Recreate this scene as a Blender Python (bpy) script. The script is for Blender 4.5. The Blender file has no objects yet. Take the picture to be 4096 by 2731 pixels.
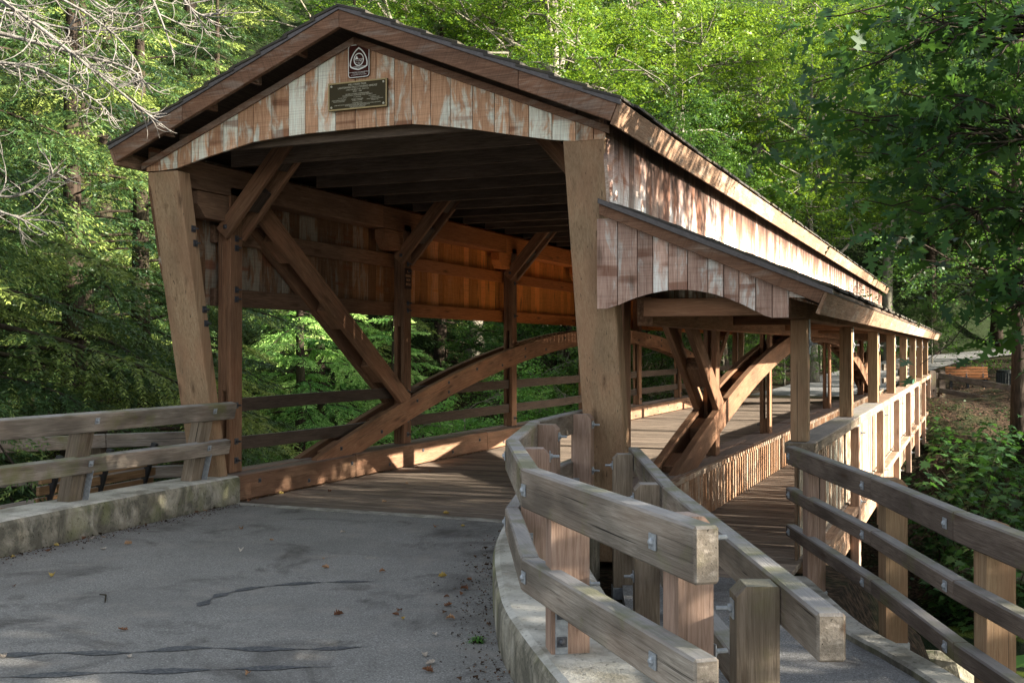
import bpy, bmesh, math, random
import numpy as np
from mathutils import Vector, Matrix
random.seed(7)
rng = np.random.default_rng(11)
sc = bpy.context.scene
COL = sc.collection
R = math.radians

# ------------------------------------------------------------------ materials
class NT:
    """small wrapper round a node tree"""
    def __init__(s, name):
        s.m = bpy.data.materials.new(name); s.m.use_nodes = True
        s.t = s.m.node_tree; s.t.nodes.clear()
        s.out = s.n('ShaderNodeOutputMaterial')
    def n(s, typ, **kw):
        nd = s.t.nodes.new(typ)
        for k, v in kw.items(): setattr(nd, k, v)
        return nd
    def l(s, a, b): s.t.links.new(a, b)
    def put(s, sock, v):
        if v is None: return
        if isinstance(v, bpy.types.NodeSocket): s.l(v, sock)
        elif isinstance(v, (tuple, list)) and len(v) == 3 and sock.type == 'RGBA': sock.default_value = (*v, 1)
        else: sock.default_value = v
    def attr(s, name): return s.n('ShaderNodeAttribute', attribute_name=name)
    def math(s, op, a, b=None, c=None, clamp=False):
        nd = s.n('ShaderNodeMath', operation=op, use_clamp=clamp)
        s.put(nd.inputs[0], a); s.put(nd.inputs[1], b)
        if c is not None: s.put(nd.inputs[2], c)
        return nd.outputs[0]
    def scale(s, vec, xyz):
        nd = s.n('ShaderNodeVectorMath', operation='MULTIPLY'); s.l(vec, nd.inputs[0]); nd.inputs[1].default_value = xyz
        return nd.outputs[0]
    def noise(s, vec, scale, detail=4, rough=.55, dist=0.0):
        nd = s.n('ShaderNodeTexNoise'); s.l(vec, nd.inputs['Vector'])
        nd.inputs['Scale'].default_value = scale; nd.inputs['Detail'].default_value = detail
        nd.inputs['Roughness'].default_value = rough; nd.inputs['Distortion'].default_value = dist
        return nd.outputs[0]
    def ramp(s, fac, stops, interp='LINEAR'):
        nd = s.n('ShaderNodeValToRGB'); nd.color_ramp.interpolation = interp
        e = nd.color_ramp.elements
        while len(e) < len(stops): e.new(.5)
        for el, (p, c) in zip(e, stops):
            el.position = p
            el.color = (c, c, c, 1) if isinstance(c, (int, float)) else (*c, 1)
        s.put(nd.inputs[0], fac)
        return nd.outputs[0]
    def mix(s, fac, a, b, blend='MIX'):
        nd = s.n('ShaderNodeMix', data_type='RGBA', blend_type=blend)
        s.put(nd.inputs[0], fac); s.put(nd.inputs[6], a); s.put(nd.inputs[7], b)
        return nd.outputs[2]
    def bump(s, h, strength=.3, dist=.01):
        nd = s.n('ShaderNodeBump'); nd.inputs['Strength'].default_value = strength; nd.inputs['Distance'].default_value = dist
        s.l(h, nd.inputs['Height']); return nd.outputs[0]
    def surf(s, col, rough=.8, nrm=None, spec=.3, metal=0.0):
        b = s.n('ShaderNodeBsdfPrincipled')
        s.put(b.inputs['Base Color'], col); s.put(b.inputs['Roughness'], rough)
        b.inputs['Specular IOR Level'].default_value = spec; b.inputs['Metallic'].default_value = metal
        if nrm is not None: s.l(nrm, b.inputs['Normal'])
        s.l(b.outputs[0], s.out.inputs[0]); return b

def wood(name, dark, mid, light, blotch=.5, moss=0.0, bleach=0.0, bleach_col=(.62, .66, .58), rust=0.0, stain=None, sunlit=None, topgrey=0.0,
         tintamt=.35, red=None, redamt=0.0, crack=.4, knots=.6):
    t = NT(name)
    gc = t.attr('gc').outputs['Vector']; tint = t.attr('tint').outputs['Fac']
    g = t.noise(t.scale(gc, (1.7, 30, 30)), 2.2, 7, .68, 1.1)
    lines = t.noise(t.scale(gc, (.8, 62, 62)), 2.0, 3, .6, .35)
    big = t.noise(t.scale(gc, (1, 3.2, 3.2)), 1.5, 3, .5)
    col = t.ramp(g, [(.28, dark), (.52, mid), (.78, light)])
    if redamt:
        rm = t.ramp(t.noise(t.scale(gc, (.8, 2.5, 2.5)), 1.9, 3, .5), [(.42, 0.0), (.62, 1.0)])
        col = t.mix(t.math('MULTIPLY', rm, redamt), col, red)
    col = t.mix(t.math('MULTIPLY', t.ramp(big, [(.35, 1.0), (.6, 0.0)]), blotch), col, t.mix(.55, dark, (.03, .022, .018)))
    if bleach:
        bl = t.noise(t.scale(gc, (1.5, 5.2, 5.2)), 1.5, 6, .66, .7)
        m = t.math('ADD', bl, t.math('MULTIPLY', t.math('SUBTRACT', tint, .5), .22))
        m = t.ramp(m, [(.485, 0.0), (.60, 1.0)])
        gl = t.ramp(g, [(.25, .35), (.6, 1.0)])
        col = t.mix(t.math('MULTIPLY', t.math('MULTIPLY', m, gl), bleach), col, bleach_col)
    if rust:
        rb = t.noise(t.scale(gc, (6.5, .9, .9)), 1.0, 2, .5)
        m = t.ramp(rb, [(.60, 0.0), (.66, 1.0)])
        col = t.mix(t.math('MULTIPLY', m, rust), col, (.17, .062, .030))
    if sunlit:  # orange painted deep inside, standing in for sunlight bounced off the deck
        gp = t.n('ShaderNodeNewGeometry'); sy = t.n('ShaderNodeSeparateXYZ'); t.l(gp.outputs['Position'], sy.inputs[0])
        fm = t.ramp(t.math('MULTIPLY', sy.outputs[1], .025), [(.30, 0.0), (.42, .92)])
        col = t.mix(fm, col, t.ramp(g, [(.28, tuple(x * .6 for x in sunlit)), (.52, sunlit), (.78, tuple(min(1, x * 1.35) for x in sunlit))]))
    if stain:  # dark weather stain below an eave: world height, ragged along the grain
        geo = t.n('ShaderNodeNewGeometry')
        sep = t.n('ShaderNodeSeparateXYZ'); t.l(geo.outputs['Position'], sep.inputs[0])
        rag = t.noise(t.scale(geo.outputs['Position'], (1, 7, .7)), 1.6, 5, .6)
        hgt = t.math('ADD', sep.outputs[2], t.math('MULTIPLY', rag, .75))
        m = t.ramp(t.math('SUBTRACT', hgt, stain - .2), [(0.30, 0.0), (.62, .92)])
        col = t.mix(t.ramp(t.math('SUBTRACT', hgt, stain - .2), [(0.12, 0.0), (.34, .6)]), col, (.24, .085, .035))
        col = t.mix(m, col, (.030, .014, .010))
    eg = t.attr('endg').outputs['Fac']
    wv = t.n('ShaderNodeTexWave'); wv.wave_type = 'BANDS'; wv.inputs['Scale'].default_value = 55; wv.inputs['Distortion'].default_value = 6; wv.inputs['Detail'].default_value = 3; wv.inputs['Detail Scale'].default_value = .6
    t.l(t.scale(gc, (0, .45, 1)), wv.inputs['Vector'])
    ec = t.mix(t.ramp(wv.outputs['Fac'], [(.2, 0.0), (.8, 1.0)]), t.mix(.35, mid, dark), t.mix(.5, mid, light))
    ec = t.mix(t.ramp(t.noise(gc, 26, 4, .65), [(.42, .8), (.56, 0.0)]), ec, dark)
    col = t.mix(eg, col, ec)
    br = t.math('ADD', t.math('MULTIPLY', t.math('SUBTRACT', tint, .5), 2 * tintamt), 1.0)
    vm = t.n('ShaderNodeVectorMath', operation='SCALE'); t.l(col, vm.inputs[0]); t.l(br, vm.inputs[3]); col = vm.outputs[0]
    cr = t.ramp(lines, [(.29, .5), (.39, 1.0)])
    col = t.mix(.85, col, cr, 'MULTIPLY')
    if bleach:
        saw = t.noise(t.scale(gc, (70, .6, .6)), 1.6, 2, .5); col = t.mix(.5, col, t.ramp(saw, [(.32, .62), (.5, 1.0), (.7, 1.12)]), 'MULTIPLY')
    sp_ = t.noise(t.scale(gc, (.35, 34, 34)), 1.7, 3, .55, .25)
    col = t.mix(t.math('MULTIPLY', t.ramp(sp_, [(.285, 1.0), (.335, 0.0)]), crack), col, (.018, .014, .011))
    vk = t.n('ShaderNodeTexVoronoi'); vk.inputs['Scale'].default_value = 1.0; t.l(t.scale(gc, (1.7, 7.0, 7.0)), vk.inputs['Vector'])
    dk = t.math('ADD', vk.outputs['Distance'], t.math('MULTIPLY', t.math('SUBTRACT', g, .5), .16))
    col = t.mix(t.math('MULTIPLY', t.ramp(dk, [(.07, 1.0), (.16, .4), (.25, 0.0)]), knots), col, (.055, .030, .016))
    geo2 = t.n('ShaderNodeNewGeometry'); sp = t.n('ShaderNodeSeparateXYZ'); t.l(geo2.outputs['Normal'], sp.inputs[0])
    up = t.ramp(sp.outputs[2], [(.6, 0.0), (.85, 1.0)])
    if topgrey:
        col = t.mix(t.math('MULTIPLY', up, topgrey), col, t.mix(g, (.26, .26, .27), (.42, .42, .43)))
    if moss:
        mn = t.noise(t.scale(geo2.outputs['Position'], (1, 1, 1)), 2.6, 4, .6)
        m2 = t.ramp(t.math('ADD', mn, t.math('MULTIPLY', up, .10)), [(.56, 0.0), (.70, 1.0)])
        col = t.mix(t.math('MULTIPLY', m2, moss), col, (.13, .135, .035))
    h = t.math('ADD', g, t.math('MULTIPLY', lines, .8))
    t.surf(col, t.ramp(g, [(.3, .9), (.8, .68)]), t.bump(h, .55, .006), .25)
    return t.m

M = {}
M['post'] = wood('smooth_tan_timber', (.20, .125, .07), (.33, .222, .132), (.43, .31, .20), .35, tintamt=.1, red=(.37, .20, .115), redamt=.45, crack=.8)
M['innerframe'] = wood('glow_tinted_frame_timber', (.11, .062, .04), (.22, .13, .082), (.34, .22, .145), .4, tintamt=.25, sunlit=(.62, .20, .045))  # frame timber with the bounced orange glow put into its colour
M['frame'] = wood('brown_frame_timber', (.115, .058, .032), (.25, .135, .076), (.39, .235, .145), .45, tintamt=.25, red=(.31, .14, .075), redamt=.38, crack=.6)
M['tie'] = wood('brown_tie_beam', (.07, .05, .036), (.14, .10, .074), (.22, .165, .125), .4, tintamt=.3)
M['dark'] = wood('dark_roof_timber', (.038, .027, .020), (.078, .056, .042), (.13, .095, .07), .4, tintamt=.3, topgrey=.5)
M['siding'] = wood('weathered_siding', (.28, .14, .08), (.52, .295, .17), (.68, .44, .28), .2, bleach=.8, bleach_col=(.66, .74, .65), rust=.65, tintamt=.22)
M['inside'] = wood('shade_toned_inner_siding', (.10, .052, .028), (.20, .108, .058), (.30, .175, .10), .3, bleach=.5, bleach_col=(.30, .33, .29), rust=.8, tintamt=.3, sunlit=(.92, .31, .055))  # siding darkened for interior shade; orange glow painted farther in
M['porchsiding'] = wood('pale_porch_siding', (.30, .17, .125), (.52, .34, .265), (.68, .52, .43), .35, bleach=.8, bleach_col=(.68, .71, .67), rust=.65, tintamt=.34)
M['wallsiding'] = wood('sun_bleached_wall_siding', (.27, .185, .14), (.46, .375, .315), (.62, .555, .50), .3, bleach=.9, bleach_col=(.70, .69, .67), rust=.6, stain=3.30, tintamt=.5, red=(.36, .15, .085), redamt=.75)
M['rake'] = wood('brown_rake_board', (.095, .048, .028), (.19, .098, .058), (.30, .175, .11), .45, bleach=.18, bleach_col=(.42, .44, .40), tintamt=.15)
M['eave'] = wood('sunny_fascia_board', (.20, .115, .07), (.33, .205, .13), (.45, .31, .21), .35, bleach=.3, bleach_col=(.5, .5, .44), tintamt=.2)
M['rail'] = wood('grey_weathered_rail', (.14, .118, .094), (.28, .242, .20), (.44, .395, .34), .8, moss=.6, tintamt=.16, topgrey=.7, red=(.30, .19, .125), redamt=.28, crack=1.0, knots=1.0)
M['railpost'] = wood('pinkish_fence_post', (.22, .14, .10), (.37, .25, .19), (.50, .37, .30), .4, moss=.3, tintamt=.2, topgrey=.4, crack=.9)
M['greypost'] = wood('grey_brown_fence_post', (.12, .092, .065), (.235, .185, .135), (.36, .29, .225), .55, crack=1.0, moss=.35, tintamt=.2, topgrey=.5)
M['rrail'] = wood('dark_brown_weathered_rail', (.08, .058, .045), (.15, .115, .092), (.24, .195, .16), .75, crack=.8, knots=.7, moss=.45, tintamt=.15, topgrey=.6)
M['deck'] = wood('worn_deck_planks', (.135, .105, .083), (.265, .212, .170), (.42, .345, .28), .4, tintamt=.35)
M['curbwood'] = wood('brown_curb_timber', (.13, .07, .04), (.25, .145, .088), (.37, .24, .155), .5, crack=.7, knots=.6, tintamt=.15, topgrey=.35, red=(.22, .10, .06), redamt=.35)
M['slat'] = wood('porch_slat', (.18, .105, .062), (.30, .195, .125), (.42, .30, .21), .25, bleach=.6, bleach_col=(.50, .55, .47), tintamt=.4)
M['skirt'] = wood('brown_skirt_boards', (.17, .085, .045), (.32, .175, .095), (.45, .28, .17), .35, bleach=.45, bleach_col=(.52, .50, .42), rust=.4, tintamt=.16)
M['benchbrown'] = wood('brown_bench_slat', (.15, .085, .04), (.27, .165, .085), (.36, .235, .13), .2, tintamt=.15, topgrey=.6)  # topgrey paints the sky's pale reflection on the slat tops
M['bench'] = wood('sunlit_bench_slat', (.26, .10, .04), (.40, .17, .07), (.50, .24, .11), .2, tintamt=.12)  # orange-red of sunlight put into the far bench's slat colour

def metal(name, col, rough=.5, metalness=.7):
    t = NT(name); tc = t.n('ShaderNodeTexCoord')
    n = t.noise(tc.outputs['Object'], 40, 3)
    c = t.mix(t.ramp(n, [(.35, 0.0), (.7, 1.0)]), tuple(v * .65 for v in col), col)
    t.surf(c, rough, None, .5, metalness); return t.m
M['galv'] = metal('galvanised_steel', (.40, .43, .46), .5, .5)
M['darkmetal'] = metal('dark_bolt_steel', (.10, .105, .12), .5, .6)
M['drip'] = metal('dark_drip_edge', (.075, .065, .065), .38, .4)
M['black'] = metal('black_support', (.018, .018, .02), .6, .0)
M['can'] = metal('dark_green_bin', (.016, .022, .02), .6, .0)
M['greenbox'] = metal('green_painted_box', (.02, .10, .05), .5, .0)

def simple(name, col, rough=.6, spec=.3):
    t = NT(name); tc = t.n('ShaderNodeTexCoord'); n = t.noise(tc.outputs['Object'], 30, 4)
    t.surf(t.mix(n, tuple(v * .85 for v in col), tuple(min(1, v * 1.12) for v in col)), rough, None, spec); return t.m
M['signbrown'] = simple('brown_sign_face', (.050, .013, .009), .7, .1)
M['signwhite'] = simple('white_sign_paint', (.72, .72, .66))
M['bronze'] = simple('dark_bronze_face', (.045, .036, .018), .7, .12)
M['brass'] = simple('brass_edge', (.30, .22, .085), .45, .5)
M['brasstext'] = simple('pale_bronze_letter', (.42, .39, .28), .5, .5)
M['signblack'] = simple('dark_sign_face', (.03, .012, .008))
M['signtext'] = simple('faded_orange_letter', (.55, .30, .16))

def shingle():
    t = NT('dark_asphalt_shingle'); tint = t.attr('tint').outputs['Fac']
    geo = t.n('ShaderNodeNewGeometry'); n = t.noise(geo.outputs['Position'], 30, 4)
    c = t.mix(n, (.022, .020, .018), (.065, .058, .05))
    mo = t.ramp(t.noise(geo.outputs['Position'], 2.5, 4), [(.5, 0.0), (.65, 1.0)])
    c = t.mix(t.math('MULTIPLY', mo, .6), c, (.09, .08, .04))
    t.surf(c, .9, t.bump(n, .5, .01)); return t.m
M['shingle'] = shingle()

def asphalt(name, lo, hi, blu=(0, 0, 0)):
    t = NT(name); geo = t.n('ShaderNodeNewGeometry'); P = geo.outputs['Position']
    fine = t.noise(P, 105, 3, .75); mid = t.noise(P, 46, 3, .6); big = t.noise(P, .75, 4, .6); pat = t.noise(P, 2.7, 5, .65)
    v = t.n('ShaderNodeTexVoronoi'); v.inputs['Scale'].default_value = 62; t.l(P, v.inputs['Vector'])
    v2 = t.n('ShaderNodeTexVoronoi'); v2.inputs['Scale'].default_value = 125; t.l(P, v2.inputs['Vector'])
    agg = t.n('ShaderNodeSeparateColor'); t.l(v2.outputs['Color'], agg.inputs[0])
    c = t.mix(t.ramp(fine, [(.36, 0.0), (.64, 1.0)]), tuple(x * .85 for x in lo), tuple(x * 1.02 for x in hi))
    c = t.mix(1.0, c, t.ramp(agg.outputs[0], [(0.0, .68), (.5, .97), (.88, 1.12), (1.0, 1.6)]), 'MULTIPLY')
    st = t.ramp(v.outputs['Distance'], [(.10, 1.0), (.24, 0.0)])
    c = t.mix(t.math('MULTIPLY', st, t.ramp(mid, [(.45, 0.0), (.65, .75)])), c, (.42, .41, .38))
    c = t.mix(t.ramp(big, [(.36, .42), (.60, 0.0)]), c, tuple(x * .6 for x in lo))
    c = t.mix(t.ramp(pat, [(.52, 0.0), (.72, .5)]), c, (.30, .275, .25))
    c = t.mix(t.ramp(t.noise(P, 1.15, 6, .7, .8), [(.33, .75), (.47, 0.0)]), c, (.05, .045, .042))
    t.surf(c, t.ramp(fine, [(.3, .88), (.7, .70)]), t.bump(t.math('ADD', fine, t.math('MULTIPLY', st, .6)), .55, .008), .35); return t.m
M['asphalt'] = asphalt('grey_asphalt', (.18, .178, .170), (.31, .306, .295))
M['ramp'] = asphalt('speckled_ramp_asphalt', (.16, .162, .165), (.37, .375, .385))
def tar():
    t = NT('tar_seam'); geo = t.n('ShaderNodeNewGeometry'); n = t.noise(geo.outputs['Position'], 60, 4)
    t.surf(t.mix(t.ramp(n, [(.45, 0.0), (.62, 1.0)]), (.055, .06, .07), (.13, .135, .145)), .6, t.bump(n, .3, .004), .4); return t.m
M['tar'] = tar()
def concrete():
    t = NT('stained_concrete'); geo = t.n('ShaderNodeNewGeometry'); P = geo.outputs['Position']
    a = t.noise(P, 3.2, 6, .65); b = t.noise(t.scale(P, (2.2, 2.2, 1.5)), 1.5, 7, .7, .8); f = t.noise(P, 60, 3)
    c = t.ramp(a, [(.3, (.24, .215, .16)), (.5, (.38, .345, .275)), (.72, (.50, .475, .41))])
    c = t.mix(t.ramp(b, [(.44, .9), (.64, 0.0)]), c, (.085, .08, .062))
    sp = t.n('ShaderNodeSeparateXYZ'); t.l(P, sp.inputs[0])
    mo = t.ramp(t.noise(P, 2.1, 5, .65), [(.50, 0.0), (.64, 1.0)])
    c = t.mix(t.math('MULTIPLY', mo, .55), c, (.15, .16, .06))
    nn = t.n('ShaderNodeSeparateXYZ'); t.l(geo.outputs['Normal'], nn.inputs[0])
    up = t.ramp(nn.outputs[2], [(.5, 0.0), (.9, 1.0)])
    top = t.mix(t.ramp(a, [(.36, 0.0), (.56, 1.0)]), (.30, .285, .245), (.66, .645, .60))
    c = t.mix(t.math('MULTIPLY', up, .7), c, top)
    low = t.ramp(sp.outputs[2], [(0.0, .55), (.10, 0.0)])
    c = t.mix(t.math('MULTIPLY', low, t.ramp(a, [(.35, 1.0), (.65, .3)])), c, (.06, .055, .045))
    pit = t.ramp(t.noise(P, 38, 2, .5), [(.30, .45), (.38, 1.0)]); c = t.mix(.8, c, pit, 'MULTIPLY')
    t.surf(c, .88, t.bump(t.math('ADD', f, t.math('MULTIPLY', a, 1.5)), .5, .012), .25); return t.m
M['concrete'] = concrete()
def groundm():
    t = NT('leaf_litter_ground'); geo = t.n('ShaderNodeNewGeometry'); P = geo.outputs['Position']
    v = t.n('ShaderNodeTexVoronoi'); v.inputs['Scale'].default_value = 13; t.l(P, v.inputs['Vector'])
    n = t.noise(P, 1.1, 5, .65); f = t.noise(P, 24, 4)
    c = t.mix(v.outputs['Color'], (.035, .024, .016), (.12, .075, .045))
    hs = t.n('ShaderNodeHueSaturation'); hs.inputs['Saturation'].default_value = .9
    c = t.ramp(t.math('ADD', t.math('MULTIPLY', f, .6), t.math('MULTIPLY', v.outputs['Distance'], .5)), [(.3, (.008, .006, .004)), (.5, (.022, .015, .010)), (.74, (.075, .048, .031))])
    c = t.mix(t.ramp(n, [(.48, 0.0), (.62, .7)]), c, (.018, .030, .010))
    szp = t.n('ShaderNodeSeparateXYZ'); t.l(P, szp.inputs[0]); c = t.mix(t.ramp(t.math('MULTIPLY', szp.outputs[2], .1), [(.07, 0.0), (.17, .92)]), c, t.mix(f, (.006, .011, .004), (.020, .036, .011)))
    t.surf(c, .95, t.bump(f, .7, .05), .1); return t.m
M['ground'] = groundm()
def waterm():
    t = NT('dark_creek_water'); geo = t.n('ShaderNodeNewGeometry'); P = geo.outputs['Position']
    n = t.noise(t.scale(P, (1, 1.6, 1)), 2.2, 4, .6); a = t.noise(P, .7, 4, .6)
    c = t.mix(t.ramp(a, [(.52, 0.0), (.6, 1.0)]), (.010, .014, .010), (.055, .075, .018))
    t.surf(c, .08, t.bump(n, .25, .03), .5); return t.m
M['water'] = waterm()
def rockm():
    t = NT('mossy_rock'); geo = t.n('ShaderNodeNewGeometry'); P = geo.outputs['Position']
    a = t.noise(P, 3, 6, .65)
    c = t.ramp(a, [(.35, (.06, .075, .03)), (.5, (.16, .15, .11)), (.7, (.30, .28, .22))])
    t.surf(c, .9, t.bump(a, .8, .08)); return t.m
M['rock'] = rockm()
def bark(name, lo, hi, mossy=.2):
    t = NT(name); tc = t.n('ShaderNodeNewGeometry'); P = tc.outputs['Position']
    n = t.noise(t.scale(P, (9, 9, 1.6)), 2.2, 6, .65, .5); b = t.noise(P, 1.3, 4)
    c = t.mix(t.ramp(n, [(.35, 0.0), (.68, 1.0)]), lo, hi)
    c = t.mix(t.ramp(b, [(.5, 0.0), (.68, mossy)]), c, (.07, .085, .03))
    t.surf(c, .92, t.bump(n, .7, .03), .15); return t.m
M['barkdark'] = bark('dark_conifer_bark', (.016, .012, .009), (.055, .04, .03))
M['barkgrey'] = bark('smooth_grey_bark', (.13, .115, .09), (.30, .275, .225), .25)
M['barkbare'] = bark('bare_silver_twig', (.13, .118, .105), (.26, .245, .225), .05)
M['barkoak'] = bark('dark_oak_bark', (.025, .02, .016), (.07, .056, .042))

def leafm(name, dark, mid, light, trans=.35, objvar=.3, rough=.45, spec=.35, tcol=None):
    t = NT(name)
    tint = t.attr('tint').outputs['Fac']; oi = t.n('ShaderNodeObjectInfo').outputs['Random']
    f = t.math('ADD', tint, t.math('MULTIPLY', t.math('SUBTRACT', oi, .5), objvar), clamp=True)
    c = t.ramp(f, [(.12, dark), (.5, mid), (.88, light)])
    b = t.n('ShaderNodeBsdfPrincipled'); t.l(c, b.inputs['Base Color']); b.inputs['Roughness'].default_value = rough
    b.inputs['Specular IOR Level'].default_value = spec
    tr = t.n('ShaderNodeBsdfTranslucent')
    t.l(t.mix(.6, c, tcol or light), tr.inputs['Color'])
    mx = t.n('ShaderNodeMixShader'); mx.inputs[0].default_value = trans
    t.l(b.outputs[0], mx.inputs[1]); t.l(tr.outputs[0], mx.inputs[2]); t.l(mx.outputs[0], t.out.inputs[0])
    return t.m
M['hemlock'] = leafm('hemlock_needles', (.010, .032, .012), (.048, .105, .032), (.30, .37, .085), .24, .3, tcol=(.22, .31, .06))
M['hemgreen'] = leafm('sunlit_tone_hemlock', (.05, .16, .04), (.27, .48, .12), (.55, .74, .24), .35, .15, tcol=(.2, .42, .05))  # hemlock colour brightened to look sunlit where the bridge shades it
M['beech'] = leafm('bright_beech_leaves', (.026, .075, .012), (.080, .180, .022), (.22, .32, .035), .42, .35, tcol=(.30, .44, .03))
M['midleaf'] = leafm('mid_green_leaves', (.016, .050, .013), (.050, .118, .022), (.13, .225, .035), .4, .35, tcol=(.13, .26, .03))
M['oakleaf'] = leafm('dark_oak_leaves', (.016, .045, .022), (.030, .082, .026), (.078, .165, .030),   .30, .1, .5, .2, tcol=(.14, .30, .03))
M['maple'] = leafm('young_maple_leaves', (.014, .040, .016), (.038, .098, .030), (.08, .18, .045), .35, .2, tcol=(.10, .25, .03))
M['bank'] = leafm('bank_creeper_leaves', (.010, .026, .009), (.026, .056, .018), (.065, .11, .032), .25, .2)
M['dryleaf'] = leafm('dry_fallen_leaf', (.12, .05, .026), (.26, .125, .06), (.38, .24, .14), .1, 1.0, .7, .2)
M['littleaf'] = leafm('dark_leaf_litter', (.03, .018, .011), (.075, .043, .025), (.17, .10, .06), .1, .3, .8, .1)
M['dryyellow'] = leafm('yellowed_fallen_leaf', (.34, .22, .05), (.45, .33, .09), (.55, .45, .22), .1, .6, .7, .2)
M['drypale'] = leafm('pale_fallen_leaf', (.34, .29, .24), (.46, .40, .34), (.55, .5, .44), .1, .6, .7, .2)

# ------------------------------------------------------------------ mesh building
_HF = []; _c = lambda i, a: i * 3 + a
for a in range(3):
    u, v = (a + 1) % 3, (a + 2) % 3
    for s in (0, 1):
        q = [s << a | (p << u) | (r << v) for p, r in ((0, 0), (1, 0), (1, 1), (0, 1))]
        if s == 0: q.reverse()
        _HF.append([_c(i, a) for i in q])
def _fix(face, cube):
    p = [cube[i] for i in face]; n = (p[1] - p[0]).cross(p[2] - p[0]); ctr = sum(p, Vector()) / len(p)
    return face if n.dot(ctr) > 0 else face[::-1]
_cube = []
for i in range(8):
    v0 = Vector(((i & 1) * 2 - 1, (i >> 1 & 1) * 2 - 1, (i >> 2 & 1) * 2 - 1))
    for a in range(3):
        w = v0.copy()
        for b in range(3):
            if b != a: w[b] *= .9
        _cube.append(w)
for e in range(3):
    a, b = [x for x in range(3) if x != e]
    for i in range(8):
        if not i >> e & 1:
            j = i | 1 << e; _HF.append(_fix([_c(i, a), _c(j, a), _c(j, b), _c(i, b)], _cube))
for i in range(8): _HF.append(_fix([_c(i, 0), _c(i, 1), _c(i, 2)], _cube))
_HFR = [f[::-1] for f in _HF]

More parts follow.
